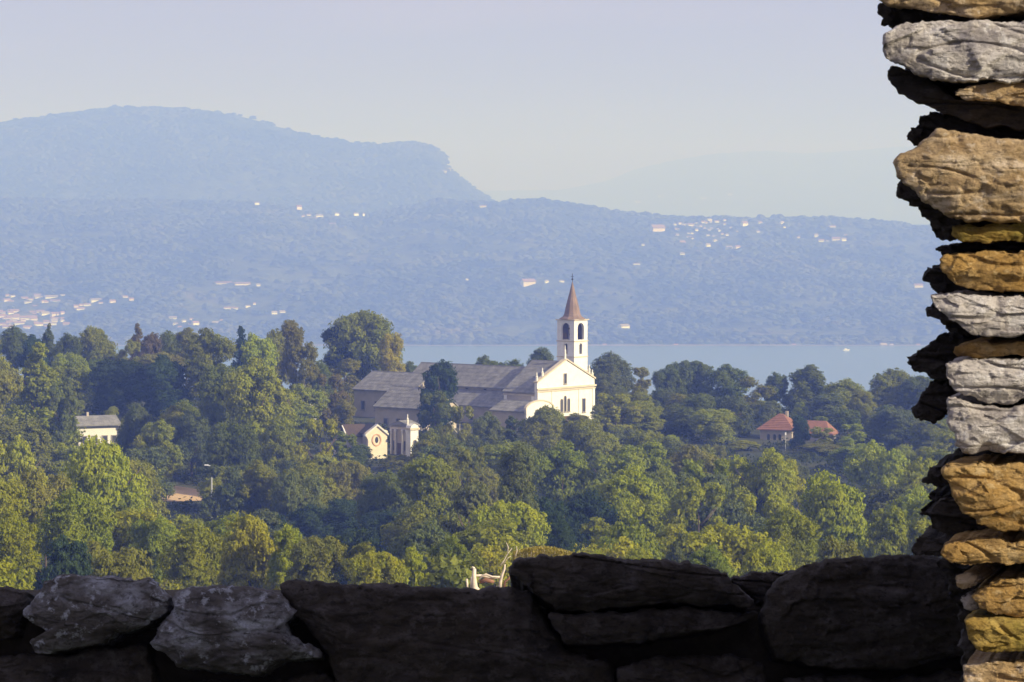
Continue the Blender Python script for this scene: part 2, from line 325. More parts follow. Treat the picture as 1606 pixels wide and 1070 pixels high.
# ------------------------------------------------------------------ stone walls
def resample(poly, M_):
    P = np.array(poly, float); n = len(P)
    d = np.linalg.norm(np.roll(P, -1, 0)-P, axis=1); c = np.concatenate([[0], np.cumsum(d)])
    s = np.linspace(0, c[-1], M_, endpoint=False); Q = np.vstack([P, P[:1]])
    return np.stack([np.interp(s, c, Q[:, 0]), np.interp(s, c, Q[:, 1])], 1), c[-1]
def facet(x, y, z, k, seed):
    d, pts = noise.voronoi(Vector((x*k+seed, y*k, z*k*1.9)), distance_metric='DISTANCE', exponent=2.5)
    c = pts[0]; h1 = noise.cell_vector(c*7.31)
    return (h1[0]-.5)*.8+(x*k+seed-c[0])*(h1[1]-.5)*1.6+(z*k*1.9-c[2])*(h1[2]-.5)*1.6
def stone(poly_px, D, thick, mat, parent, seed, bulge=.012, skew=0.0, drop=0.0, rough=1.0, M_=230, name='stone', label=None):
    pts = [at(px, py, D) for px, py in poly_px]
    P, per = resample([(p.x, p.z) for p in pts], M_)
    # soften corners, then roughen the outline
    for _ in range(1): P = .25*np.roll(P, 1, 0)+.5*P+.25*np.roll(P, -1, 0)
    c = (P.max(0)+P.min(0))/2; h = (P.max(0)-P.min(0))
    T = np.roll(P, -1, 0)-np.roll(P, 1, 0); Nn = np.stack([T[:, 1], -T[:, 0]], 1); Nn /= np.linalg.norm(Nn, axis=1)[:, None]+1e-9
    if np.sum((P-c)*Nn) < 0: Nn = -Nn
    for i in range(M_):
        j = (noise.fractal(Vector((P[i, 0]*22, P[i, 1]*34, seed)), .6, 2.3, 6))*.0062*rough+((noise.cell(Vector((P[i, 0]*55, P[i, 1]*70, seed)))-.5)*.002)*rough
        P[i] += Nn[i]*j
    # medial target
    hw = max(0, (h[0]-h[1])/2)*.8; hh = max(0, (h[1]-h[0])/2)*.8
    Tm = np.stack([np.clip(P[:, 0], c[0]-hw, c[0]+hw), np.clip(P[:, 1], c[1]-hh, c[1]+hh)], 1)
    rings = []
    for s, dy in ((.5, thick), (.8, thick), (.9, thick*.93), (.93, thick*.75), (.95, thick*.55), (.965, thick*.4), (.975, thick*.28), (.985, thick*.18), (.993, thick*.1), (.998, thick*.05), (1.0, .016)):
        rings.append((s, dy, 0))
    for s, dy in ((.995, .008), (.985, .004), (.97, .001)): rings.append((s, dy, 1))
    for s in np.linspace(.95, .0, 34 if M_ > 100 else 12): rings.append((s, -bulge*(1-s*s), 1))
    V = []; 
    for s, dy, fr in rings:
        Q = Tm+(P-Tm)*s
        Q = Q+np.array([skew*max(dy, 0)/max(thick, .01)*.25, -drop*max(dy-.02, 0)/thick])
        for i in range(M_):
            x, z = Q[i]; y = D+dy
            st = noise.fractal(Vector((x*7, y*7, z*62+seed)), .7, 2.1, 4)
            bg = noise.fractal(Vector((x*13+seed, y*13, z*17)), .9, 2.1, 4)
            cr = noise.noise(Vector((x*7+seed, y*5, z*26+x*4)))
            crack = -.010*max(0, 1-abs(cr)*14)
            am = rough*(1 if fr else .6)
            e = am*(.0020*st+.0030*bg+.0085*facet(x, y, z, 13, seed)+.0045*facet(x, y, z, 44, seed+3))+crack*am*.6
            if fr: V.append((x, y-e, z))
            else: V.append((x+Nn[i, 0]*e*.5, y+.3*e, z+Nn[i, 1]*e*.5))
    n = M_; K = len(rings); f = []
    for k in range(K-1):
        for i in range(n): f.append((k*n+i, k*n+(i+1) % n, (k+1)*n+(i+1) % n, (k+1)*n+i))
    V = np.array(V); f = np.array(f)
    cen = Vector((c[0], D, c[1])); V -= np.array(cen)
    me = mesh_np(name, V, f, False)
    bm = bmesh.new(); bm.from_mesh(me); bm.faces.new(bm.verts[:][:n] if False else [bm.verts[i] for i in range(n-1, -1, -1)] if (bm.verts.ensure_lookup_table() or True) else [])
    bmesh.ops.recalc_face_normals(bm, faces=bm.faces); bm.to_mesh(me); bm.free()
    me.polygons.foreach_set('use_smooth', np.ones(len(me.polygons), dtype=bool))
    o = link(name, me, mat, parent, cen)
    if label: o['label'] = label
    return o
jamb = tag(empty('stone_wall', (0, 0, 0)), 'sunlit dry stone wall of stacked grey and golden slabs with a ragged broken edge', 'wall')
DJ = 4.0
# the sunlit faces, photo pixels, top to bottom; right ends run on beyond the frame
R1 = 1790
J = [
 ('tan', [(1377, -60), (1378, 2), (1392, 9), (1425, 13), (1465, 23), (1520, 26), (1590, 21), (R1, 10), (R1, -60)], .02, 4.03, .25),
 ('grey', [(1400, 40), (1384, 47), (1383, 84), (1398, 98), (1440, 117), (1462, 131), (1520, 130), (1606, 127), (R1, 126), (R1, 32), (1606, 31), (1500, 30), (1430, 33)], .018, 4.0, .3),
 ('tan', [(1492, 146), (1515, 136), (1560, 131), (R1, 131), (R1, 172), (1606, 168), (1560, 160), (1510, 154)], .008, 4.01, .3),
 ('dark', [(1398, 101), (1390, 112), (1389, 127), (1405, 148), (1445, 162), (1490, 184), (1545, 201), (1606, 207), (R1, 212), (R1, 174), (1606, 171), (1560, 164), (1505, 158), (1480, 140), (1440, 120)], .008, 4.06, .3),
 ('tan', [(1403, 251), (1412, 242), (1430, 230), (1470, 198), (1500, 204), (1550, 213), (1606, 219), (R1, 224), (R1, 345), (1606, 347), (1550, 350), (1494, 350), (1470, 334), (1445, 316), (1420, 291), (1408, 279), (1404, 264)], .028, 3.98, .3),
 ('moss', [(1491, 352), (1550, 353), (1606, 350), (R1, 347), (R1, 383), (1606, 380), (1550, 382), (1505, 380), (1490, 370)], .006, 4.0, .25),
 ('gold', [(1466, 402), (1478, 395), (1530, 394), (R1, 392), (R1, 457), (1606, 459), (1560, 455), (1510, 452), (1490, 444), (1475, 430), (1467, 418)], .012, 4.0, .28),
 ('grey', [(1457, 461), (1500, 462), (1606, 464), (R1, 466), (R1, 529), (1606, 528), (1565, 532), (1522, 529), (1505, 515), (1482, 497), (1466, 482), (1458, 471)], .014, 3.99, .3),
 ('gold', [(1497, 543), (1520, 537), (1560, 536), (R1, 533), (R1, 559), (1606, 560), (1550, 562), (1503, 560), (1493, 552)], .006, 4.02, .28),
 ('grey', [(1479, 572), (1500, 565), (1606, 563), (R1, 562), (R1, 634), (1606, 632), (1545, 632), (1515, 627), (1494, 615), (1482, 595)], .014, 3.99, .3),
 ('grey', [(1484, 622), (1500, 629), (1545, 636), (R1, 637), (R1, 713), (1606, 712), (1560, 713), (1520, 709), (1496, 700), (1486, 672)], .016, 3.985, .3),
 ('gold', [(1476, 738), (1490, 730), (1530, 728), (R1, 727), (R1, 838), (1606, 838), (1560, 836), (1530, 822), (1508, 800), (1490, 772)], .02, 3.97, .3),
 ('gold', [(1473, 864), (1480, 852), (1500, 848), (R1, 846), (R1, 884), (1606, 883), (1560, 886), (1520, 888), (1488, 885), (1476, 876)], .01, 3.98, .3),
 ('tan', [(1500, 908), (1520, 898), (1541, 908), (1532, 920), (1512, 926), (1502, 920)], .01, 4.02, .2),
 ('gold', [(1545, 916), (1570, 909), (R1, 905), (R1, 970), (1606, 972), (1560, 966), (1535, 955), (1522, 935)], .014, 4.0, .3),
 ('grey', [(1506, 936), (1520, 931), (1534, 944), (1530, 956), (1512, 955)], .008, 4.02, .2),
 ('moss', [(1511, 972), (1560, 970), (1606, 974), (R1, 974), (R1, 1027), (1606, 1025), (1560, 1028), (1530, 1018), (1514, 998)], .014, 3.99, .3),
 ('tan', [(1509, 1044), (1550, 1038), (1606, 1036), (R1, 1036), (R1, 1110), (1509, 1110)], .014, 4.0, .3),
]
for k, (mt, poly, bul, D, th) in enumerate(J):
    stone(poly, D, th, M[mt], jamb, 3.1*k+1, bul*.5, skew=.28, rough=.78)
# stones set further back in the reveal, turned away from the sun, shade put into their dark colour
JB = [
 ([(1378, 8), (1379, 36), (1392, 46), (1450, 44), (1600, 44), (1600, 0), (1400, 4)], 4.12),
 ([(1420, 217), (1424, 206), (1440, 190), (1458, 176), (1500, 180), (1620, 190), (1620, 235), (1470, 235), (1432, 222)], 4.16),
 ([(1405, 282), (1410, 305), (1440, 332), (1464, 358), (1492, 378), (1620, 382), (1620, 300), (1470, 260), (1412, 262)], 4.10),
 ([(1465, 392), (1468, 384), (1490, 380), (1620, 380), (1620, 400), (1480, 402)], 4.16),
 ([(1452, 436), (1464, 420), (1490, 420), (1620, 425), (1620, 470), (1470, 468), (1454, 458)], 4.13),
 ([(1447, 487), (1457, 481), (1500, 485), (1620, 500), (1620, 530), (1530, 530), (1480, 515), (1460, 500)], 4.15),
 ([(1425, 562), (1436, 553), (1462, 530), (1480, 522), (1540, 530), (1640, 540), (1640, 590), (1480, 590), (1430, 584), (1427, 574)], 4.22),
 ([(1428, 645), (1431, 634), (1442, 614), (1468, 602), (1560, 602), (1640, 610), (1640, 655), (1490, 656), (1442, 664), (1430, 660)], 4.24),
 ([(1446, 757), (1456, 738), (1478, 724), (1500, 706), (1640, 700), (1640, 762), (1480, 764), (1456, 760)], 4.15),
 ([(1453, 779), (1460, 772), (1485, 768), (1640, 768), (1640, 790), (1480, 792), (1460, 786)], 4.20),
 ([(1436, 802), (1458, 796), (1476, 786), (1640, 785), (1640, 832), (1500, 838), (1468, 828), (1450, 816)], 4.12),
 ([(1432, 866), (1436, 852), (1450, 842), (1490, 834), (1640, 835), (1640, 876), (1480, 872), (1440, 868)], 4.13),
 ([(1412, 92), (1440, 86), (1640, 86), (1640, 184), (1500, 184), (1450, 158), (1420, 130)], 4.2),
 ([(1470, 884), (1500, 882), (1640, 884), (1640, 1100), (1520, 1100), (1506, 1010), (1492, 930)], 4.32),
]
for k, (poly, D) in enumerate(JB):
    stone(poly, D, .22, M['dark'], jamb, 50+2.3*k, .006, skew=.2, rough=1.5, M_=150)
# the rest of the wall outside the frame: further courses above and to the right, and the fill behind
rr = random.Random(5)
def px_of(x, D): return 803+x/D*F
x0_off = px_of(.80, 4.0)
y = -62
while y > -1500:
    h = rr.uniform(45, 130); x = 1377+rr.uniform(-10, 60)
    while x < 4300:
        w = rr.uniform(160, 420)
        stone([(x, y), (x+w*.5, y+rr.uniform(-6, 6)), (x+w-6, y), (x+w-6, y-h*.5), (x+w-8, y-h+6), (x+w*.4, y-h+rr.uniform(2, 9)), (x, y-h+8), (x-6, y-h*.5)], 4.0, .25, M[rr.choice(['gold', 'grey', 'tan', 'tan'])], jamb, x*.01+y, .012, M_=40, skew=.1)
        x += w
    y -= h
y = -60
while y < 1400:
    h = rr.uniform(50, 120); x = R1+4
    while x < 4300:
        w = rr.uniform(180, 460)
        stone([(x, y+h-6), (x+w*.5, y+h-rr.uniform(2, 8)), (x+w-6, y+h-6), (x+w-5, y+h*.5), (x+w-8, y+4), (x+w*.4, y+rr.uniform(2, 9)), (x, y+4)], 4.0, .25, M[rr.choice(['gold', 'grey', 'tan', 'moss'])], jamb, x*.01+y, .012, M_=40)
        x += w
    y += h
MB().box(.72, 3.4, 4.17, 4.86, 242.6, 246.3).build('wall_core', M['core'], jamb)

sill = tag(empty('stone_wall', (0, 0, 0)), 'low stone wall in deep shade along the bottom with broad rough capping slabs', 'wall')
S = [
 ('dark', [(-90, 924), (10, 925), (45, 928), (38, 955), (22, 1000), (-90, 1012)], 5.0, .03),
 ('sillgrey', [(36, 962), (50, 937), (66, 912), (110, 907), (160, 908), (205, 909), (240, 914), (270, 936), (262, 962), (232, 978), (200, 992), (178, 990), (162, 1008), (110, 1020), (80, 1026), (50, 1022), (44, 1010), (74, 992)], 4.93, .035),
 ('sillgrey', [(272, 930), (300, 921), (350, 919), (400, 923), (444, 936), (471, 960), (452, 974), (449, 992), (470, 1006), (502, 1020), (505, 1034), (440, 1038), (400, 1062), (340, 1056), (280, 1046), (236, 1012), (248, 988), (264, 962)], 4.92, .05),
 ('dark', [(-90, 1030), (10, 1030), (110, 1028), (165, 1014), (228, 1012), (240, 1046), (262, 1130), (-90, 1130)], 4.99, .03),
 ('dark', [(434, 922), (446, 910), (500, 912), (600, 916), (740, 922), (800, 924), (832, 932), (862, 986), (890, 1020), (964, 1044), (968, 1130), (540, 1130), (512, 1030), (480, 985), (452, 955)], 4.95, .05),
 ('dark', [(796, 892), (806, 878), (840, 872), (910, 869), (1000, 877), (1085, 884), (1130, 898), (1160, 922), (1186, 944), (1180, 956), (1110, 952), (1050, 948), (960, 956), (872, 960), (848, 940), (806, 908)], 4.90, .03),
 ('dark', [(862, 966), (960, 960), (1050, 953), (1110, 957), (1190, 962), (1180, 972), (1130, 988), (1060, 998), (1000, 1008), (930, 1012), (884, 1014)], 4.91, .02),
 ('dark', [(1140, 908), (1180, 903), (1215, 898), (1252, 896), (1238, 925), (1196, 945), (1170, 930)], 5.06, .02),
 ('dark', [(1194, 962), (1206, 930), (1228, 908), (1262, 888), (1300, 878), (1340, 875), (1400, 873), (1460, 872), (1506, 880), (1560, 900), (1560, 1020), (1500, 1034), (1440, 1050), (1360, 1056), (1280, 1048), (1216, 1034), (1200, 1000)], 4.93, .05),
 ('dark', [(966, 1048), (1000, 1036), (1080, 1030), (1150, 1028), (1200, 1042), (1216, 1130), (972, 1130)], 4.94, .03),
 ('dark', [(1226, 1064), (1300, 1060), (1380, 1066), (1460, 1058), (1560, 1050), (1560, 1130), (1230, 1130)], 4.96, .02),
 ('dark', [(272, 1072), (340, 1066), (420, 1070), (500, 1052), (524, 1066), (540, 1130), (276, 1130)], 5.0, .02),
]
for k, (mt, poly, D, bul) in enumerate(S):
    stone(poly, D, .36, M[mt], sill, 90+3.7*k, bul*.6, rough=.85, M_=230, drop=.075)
# courses below the frame and to the left of it
y = 1132
while y < 1900:
    h = rr.uniform(70, 140); x = -900
    while x < 1500:
        w = rr.uniform(180, 460)
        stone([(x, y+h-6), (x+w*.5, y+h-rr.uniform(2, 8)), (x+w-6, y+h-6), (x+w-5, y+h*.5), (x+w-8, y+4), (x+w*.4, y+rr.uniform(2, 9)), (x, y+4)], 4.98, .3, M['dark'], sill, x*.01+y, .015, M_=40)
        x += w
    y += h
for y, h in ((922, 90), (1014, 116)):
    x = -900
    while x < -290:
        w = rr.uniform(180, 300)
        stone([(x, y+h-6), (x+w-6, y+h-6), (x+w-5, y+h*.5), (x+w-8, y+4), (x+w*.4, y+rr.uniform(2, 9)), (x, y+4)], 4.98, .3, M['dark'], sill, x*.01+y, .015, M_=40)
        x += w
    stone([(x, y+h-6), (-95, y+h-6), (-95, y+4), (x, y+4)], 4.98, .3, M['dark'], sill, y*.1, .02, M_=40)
MB().box(-1.75, .95, 5.09, 5.34, 242.5, 244.33).build('wall_core', M['core'], sill)

# ------------------------------------------------------------------ church
tv = Vector((.629, .777, 0)); nv = Vector((.777, -.629, 0))
Fo = Vector((11.4, 670, 0))
# church frame: local x = along facade to the right (tv), local y = into the building (-nv), z absolute
def church_empty(name, a=0, b=0, z=0):
    p = Fo+tv*a-nv*b; o = empty(name, (p.x, p.y, z)); o.rotation_euler = (0, 0, math.atan2(tv.y, tv.x)); return o
# note: rotating local x onto tv puts local +y on (-.777,.629) = -nv
church = tag(church_empty('church'), 'cream church with gabled facade and long grey slate roofs on the wooded hill', 'church')
def gable_roof(par, a, w, b0, b1, ze, zr, over=.4, th=.22, mat='roof', name='roof', ov_end=.25):
    k = (zr-ze)/w; zo = ze-over*k
    m = MB()
    m.prism([(a-w-over, zo), (a, zr), (a, zr+th), (a-w-over, zo+th)], b0-ov_end, b1+ov_end)
    m.prism([(a, zr), (a+w+over, zo), (a+w+over, zo+th), (a, zr+th)], b0-ov_end, b1+ov_end)
    r = m.build(name, M[mat], par)
    MB().prism([(a-.16, zr+th-.1), (a, zr+th+.14), (a+.16, zr+th-.1)], b0-ov_end-.02, b1+ov_end+.02).build('ridge_tiles', M[mat], r)
    # courses of slates standing slightly proud, seen on the slope that faces the valley
    n = max(3, int(math.hypot(w, zr-ze)/1.1)); cm = MB()
    for sgn in (-1, 1):
        for i in range(1, n):
            t = i/n; xx = a+sgn*(w+over)*t; zz = zr+th-(zr-zo)*t
            cm.prism([(xx-.08, zz-.02-(-sgn)*k*0), (xx, zz+.05), (xx+.08, zz-.02)], b0-ov_end+.03, b1+ov_end-.03)
    c = cm.build('slate_course', M[mat], r); c['kind'] = 'stuff'
    return r
def gable_walls(par, a, w, b0, b1, zb, ze, zr, mat='side', name='wall'):
    return MB().prism([(a-w, zb), (a+w, zb), (a+w, ze), (a, zr), (a-w, ze)], b0, b1).build(name, M[mat], par)
def window(par, x, z0, z1, w, yface, axis='y', mat='dark_glass', arch=False, frame='greytrim', sgn=-1):
    """framed window on the face at yface looking towards sgn*axis"""
    h = z1-z0; fw = min(.16, w*.2); n = 10
    def outline(g):
        if arch:
            zc = z1-w/2; r = w/2+g
            return [(x-w/2-g, z0-g)]+[(x+w/2+g, z0-g)]+[(x+r*math.cos(t), zc+r*math.sin(t)) for t in np.linspace(0, math.pi, n)]
        return [(x-w/2-g, z0-g), (x+w/2+g, z0-g), (x+w/2+g, z1+g), (x-w/2-g, z1+g)]
    def ring(o1, o2, d0, d1):
        m = MB(); k = len(o1)
        for i in range(k):
            j = (i+1) % k; q = []
            for dd in (d0, d1):
                for (p, s) in ((o1[i], dd), (o1[j], dd), (o2[j], dd), (o2[i], dd)):
                    yy = yface+sgn*s
                    q.append((p[0], yy, p[1]) if axis == 'y' else (yy, p[0], p[1]))
            m.add(q, [(0, 1, 2, 3), (7, 6, 5, 4), (0, 4, 5, 1), (1, 5, 6, 2), (2, 6, 7, 3), (3, 7, 4, 0)])
        return m
    g = outline(0.0)
    m = MB(); (m.prism if axis == 'y' else m.prismx)(g, yface-sgn*.02, yface+sgn*.03)
    p = m.build('window', M[mat], par)
    ring(outline(0.0), outline(fw), -.02, .14).build('frame', M[frame], p)
    m = MB()
    if axis == 'y': m.box(x-w/2-fw*1.4, x+w/2+fw*1.4, *sorted((yface, yface+sgn*.24)), z0-fw-.12, z0-fw)
    else: m.box(*sorted((yface, yface+sgn*.24)), x-w/2-fw*1.4, x+w/2+fw*1.4, z0-fw-.12, z0-fw)
    m.build('sill', M[frame], p)
    return p
ZB = 194.5
# facade slab with raised gable
fac = MB().prism([(-9.8, ZB), (9.8, ZB), (9.8, 205.1), (0, 209.45), (-9.8, 205.1)], 0, .7).build('facade', M['plaster'], church)
for s in (-1, 1):   # coping on the gable
    MB().prism([(s*10.0, 205.08), (0, 209.52), (0, 209.85), (s*10.0, 205.40)], -.25, .85).build('coping', M['trim'], fac)
MB().box(-10.1, 10.1, -.35, -.005, 203.55, 203.95).build('cornice', M['trim'], fac)
MB().box(-10.0, 10.0, -.2, -.01, 203.1, 203.35).build('cornice', M['trim'], fac)
for a in (-9.4, -4.6, 4.6, 9.4): MB().box(a-.38, a+.38, -.14, -.015, ZB, 203.08).build('pilaster', M['plaster'], fac)
window(church, -.4, 204.6, 206.6, .75, 0)
for dx in (-1.45, -.25, .95): window(church, dx-.15, 198.7, 201.3 if dx != -.25 else 201.9, .62, 0, arch=True)
window(church, 6.0, 198.3, 201.0, .85, 0)
window(church, -6.4, 198.3, 201.0, .85, 0)
d = MB().box(-1.1, 1.0, -.05, -.004, ZB, 197.7).build('door', M['wood'], church); MB().box(.6, .72, -.12, -.055, 195.6, 195.75).build('handle', M['iron'], d)
# pinnacles on the facade
def pinnacle(par, x, y, z, h, r=.28):
    MB().lathe([(r*1.5, z), (r*1.5, z+.25), (r, z+.3), (r*.9, z+h*.6), (r*1.2, z+h*.63), (r*.5, z+h*.7), (r*.45, z+h*.9), (.05, z+h)], x, y, 10).build('pinnacle', M['plaster'], par)
pinnacle(fac, -9.5, .35, 204.9, 2.4); pinnacle(fac, -7.6, .35, 205.6, 2.6); pinnacle(fac, 9.5, .35, 204.9, 2.2); pinnacle(fac, 8.4, .35, 205.4, 2.8)
pinnacle(fac, 0, .3, 209.6, 3.0, .24)
# front bay
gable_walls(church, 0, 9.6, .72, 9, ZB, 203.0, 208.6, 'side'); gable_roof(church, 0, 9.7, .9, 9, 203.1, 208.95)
# its left wall: pilasters, windows and cornice
MB().box(-9.85, -9.62, .75, 9.1, 202.3, 202.65).build('cornice', M['trim'], church)
for yy in (1.2, 8.6): MB().box(-9.80, -9.61, yy-.35, yy+.35, ZB, 202.28).build('pilaster', M['plaster'], church)
window(church, 4.8, 199.0, 201.2, 1.0, -9.6, axis='x')
# nave
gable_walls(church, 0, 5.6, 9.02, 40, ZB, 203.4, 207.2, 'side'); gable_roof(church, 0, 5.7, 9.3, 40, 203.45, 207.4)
for yy in (12.5, 17.5, 22.5, 27.5): window(church, yy, 202.62, 203.02, .7, -5.6, axis='x')
# left aisle, lean-to
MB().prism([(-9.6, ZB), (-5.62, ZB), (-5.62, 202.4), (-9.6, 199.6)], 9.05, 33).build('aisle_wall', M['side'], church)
ar = MB().prism([(-10.1, 199.45), (-5.6, 202.55), (-5.6, 202.77), (-10.1, 199.67)], 9.06, 33.3).build('aisle_roof', M['roof'], church)
cm = MB()
for i in range(1, 6):
    t = i/6; cm.prism([(-10.1+4.5*t-.06, 199.67+3.1*t-.02), (-10.1+4.5*t, 199.67+3.1*t+.05), (-10.1+4.5*t+.06, 199.67+3.1*t+.02)], 9.08, 33.2)
cm.build('slate_course', M['roof'], ar)['kind'] = 'stuff'
for yy in (13, 18, 23, 28): window(church, yy, 196.6, 198.4, .9, -9.6, axis='x', arch=True)
# right aisle (seen only from the side)
MB().prism([(5.62, ZB), (9.6, ZB), (9.6, 199.6), (5.62, 202.4)], 9.05, 33).build('aisle_wall', M['side'], church)
MB().prism([(5.6, 202.55), (10.1, 199.45), (10.1, 199.67), (5.6, 202.77)], 9.06, 33.3).build('aisle_roof', M['roof'], church)
# wing beyond the choir
gable_walls(church, -4.2, 6.1, 33.5, 50.6, ZB-1, 201.9, 205.1, 'side'); gable_roof(church, -4.2, 6.2, 33.8, 50.6, 201.95, 205.35)
window(church, 44.0, 197.6, 199.4, 1.0, -10.3, axis='x'); window(church, 48.0, 197.6, 199.4, 1.0, -10.3, axis='x')
window(church, -6.2, 197.6, 199.4, .9, 50.6, sgn=1)
# tower: square shaft beside the facade
tower = tag(church_empty('bell_tower', 8.0, 4.6, 0), 'tall cream bell tower with arched bell openings and a brown pointed spire', 'tower')
TW = 2.3; fD = (670+.777*8.0+.629*4.6)/670
def zt(y): return EYE-(y-300)/F*(670+.777*8+.629*4.6)
Ztop, Zc1, Zc2 = zt(502), zt(534.5), zt(559)
MB().box(-TW, TW, -TW, TW, ZB, Zc2-.02).build('shaft', M['plaster'], tower)
def arch_wall(m, w, z0, z1, ow, oz0, oz1, d0, d1, axis):
    """wall slab of half width w between depths d0,d1 with a round-arched opening"""
    n = 12; zc = oz1-ow/2
    def blk(xa, xb, za0, zb0, ztop_):
        q = []
        for dd in (d0, d1):
            for X, Z in ((xa, za0), (xb, zb0), (xb, ztop_), (xa, ztop_)):
                q.append((X, dd, Z) if axis == 'y' else (dd, X, Z))
        m.add(q, [(0, 1, 2, 3), (7, 6, 5, 4), (0, 4, 5, 1), (1, 5, 6, 2), (2, 6, 7, 3), (3, 7, 4, 0)])
    blk(-w, -ow/2, z0, z0, z1); blk(ow/2, w, z0, z0, z1)
    blk(-ow/2, ow/2, z0, z0, oz0)
    xs = [-ow/2*math.cos(t) for t in np.linspace(0, math.pi, n)]
    for i in range(n-1):
        h = lambda x: zc+math.sqrt(max(0, (ow/2)**2-x*x))
        blk(xs[i], xs[i+1], h(xs[i]), h(xs[i+1]), z1)
def storey(z0, z1, ow, oz0, oz1, nm):
    for axis, s in (('y', -1), ('y', 1), ('x', -1), ('x', 1)):
        m = MB(); w = TW if axis == 'y' else TW-.45
        d0, d1 = sorted((s*TW, s*(TW-.45)))
        arch_wall(m, w, z0, z1, ow, oz0, oz1, d0, d1, axis); m.build(nm, M['plaster'], tower)
storey(Zc1+.0, Ztop, 2.25, zt(532.5), zt(506), 'belfry_wall')
storey(Zc2, Zc1-.02, 1.05, zt(555), zt(538), 'belfry_wall')
MB().box(-TW+.46, TW-.46, -TW+.46, TW-.46, Zc1-.2, Zc1-.02).build('bell_floor', M['wood'], tower)
MB().box(-1.1, 1.1, TW-.42, TW-.36, Zc1+.1, Ztop-.3).build('light_block', M['wood'], tower); MB().box(TW-.42, TW-.36, -1.1, 1.1, Zc1+.1, Ztop-.3).build('light_block', M['wood'], tower)  # boards added in the far openings so the belfry interior stays dark
MB().box(-.7, .7, TW-.42, TW-.36, Zc2+.1, Zc1-.3).build('light_block', M['wood'], tower); MB().box(TW-.42, TW-.36, -.7, .7, Zc2+.1, Zc1-.3).build('light_block', M['wood'], tower)
for z in (Zc1-.12, Zc2-.12, zt(583)):
    for s in (-1, 1):
        MB().box(-TW-.14, TW+.14, *sorted((s*TW+s*.004, s*(TW+.14))), z, z+.22).build('cornice', M['trim'], tower)
        MB().box(*sorted((s*TW+s*.004, s*(TW+.14))), -TW+.0, TW-.0, z, z+.22).build('cornice', M['trim'], tower)
MB().box(-TW-.28, TW+.28, -TW-.28, TW+.28, Ztop, Ztop+.2).build('cornice', M['trim'], tower)
zb = Ztop+.2; zs = zt(442)
spr = MB().lathe([(2.85, zb), (2.75, zb+.15), (2.0, zb+.6), (1.72, zb+1.2), (1.34, zb+3.0), (.74, zb+(zs-zb)*.66), (.07, zs)], 0, 0, 12, math.pi/12).build('spire', M['spire'], tower)
MB().lathe([(.06, zs-.1), (.06, zs+.35), (.2, zs+.45), (.2, zs+.65), (.05, zs+.75), (.04, zs+1.5)], 0, 0, 8).build('finial', M['iron'], spr)
MB().box(-.42, .42, -.04, .04, zs+1.1, zs+1.2).box(-.05, .05, -.041, .041, zs+.7, zs+1.75).build('cross', M['iron'], spr)
bl = MB().lathe([(.02, zt(516)), (.3, zt(516.5)), (.38, zt(519)), (.45, zt(522)), (.68, zt(525)), (.7, zt(525.6)), (.3, zt(525.4))], 0, 0, 14).build('bell', M['bell'], tower, True)
MB().box(-TW+.46, TW-.46, -.1, .1, zt(515.9), zt(514.3)).build('beam', M['wood'], tower)
MB().lathe([(.02, zt(542)), (.2, zt(542.5)), (.3, zt(546)), (.42, zt(548)), (.2, zt(548.1))], 0, 0, 12).build('bell', M['bell'], tower, True)
MB().box(-.07, .07, -TW+.46, TW-.46, zt(541.9), zt(541)).build('beam', M['wood'], tower)
# clock/door like niche low on the bright face
window(tower, .6, zt(600), zt(594), .5, -TW)
# side chapel with arched gable, left of the facade
sc = tag(church_empty('chapel', -14.2, -4.2, 0), 'small chapel with a curved cream gable at the left foot of the church facade', 'chapel')
gp = [(-4.4, ZB), (4.4, ZB), (4.4, 200.4)]+[(4.4*math.cos(t), 200.0+1.7*math.sin(t)) for t in np.linspace(.12, math.pi-.12, 15)]+[(-4.4, 200.4)]
MB().prism(gp, 0, .45).build('gable', M['plaster'], sc)
cpn = [(4.75*math.cos(t), 200.1+1.9*math.sin(t)) for t in np.linspace(0, math.pi, 15)]; cpi = [(4.45*math.cos(t), 200.02+1.72*math.sin(t)) for t in np.linspace(math.pi, 0, 15)]
m = MB()
for i in range(14): m.prism([cpn[i], cpn[i+1], cpi[13-i], cpi[14-i]], -.12, .5)
m.build('coping', M['trim'], sc)
gable_walls(sc, 0, 4.1, .47, 9.5, ZB, 199.6, 201.2, 'side'); gable_roof(sc, 0, 4.2, .6, 9.6, 199.7, 201.4)
window(sc, 0, 197.0, 199.0, 1.1, 0, arch=True)
# cloister wing in front
cw = tag(church_empty('cloister_wing', -26.7, 12.5, 0), 'long low cloister building with slate roof in front of the church, behind the dark conifer', 'building')
gable_walls(cw, 0, 5.6, 0, 12.6, 191.5, 200.4, 203.9, 'side'); gable_roof(cw, 0, 5.7, 0, 12.6, 200.45, 204.1)
for yy in (3.0, 6.2, 9.6): window(cw, yy, 196.4, 198.0, .95, -5.6, axis='x')
window(cw, 0, 196.4, 198.0, .95, 12.6, sgn=1)
MB().box(-.35, .35, 4, 4.7, 203.2, 205.0).build('chimney', M['side'], cw)

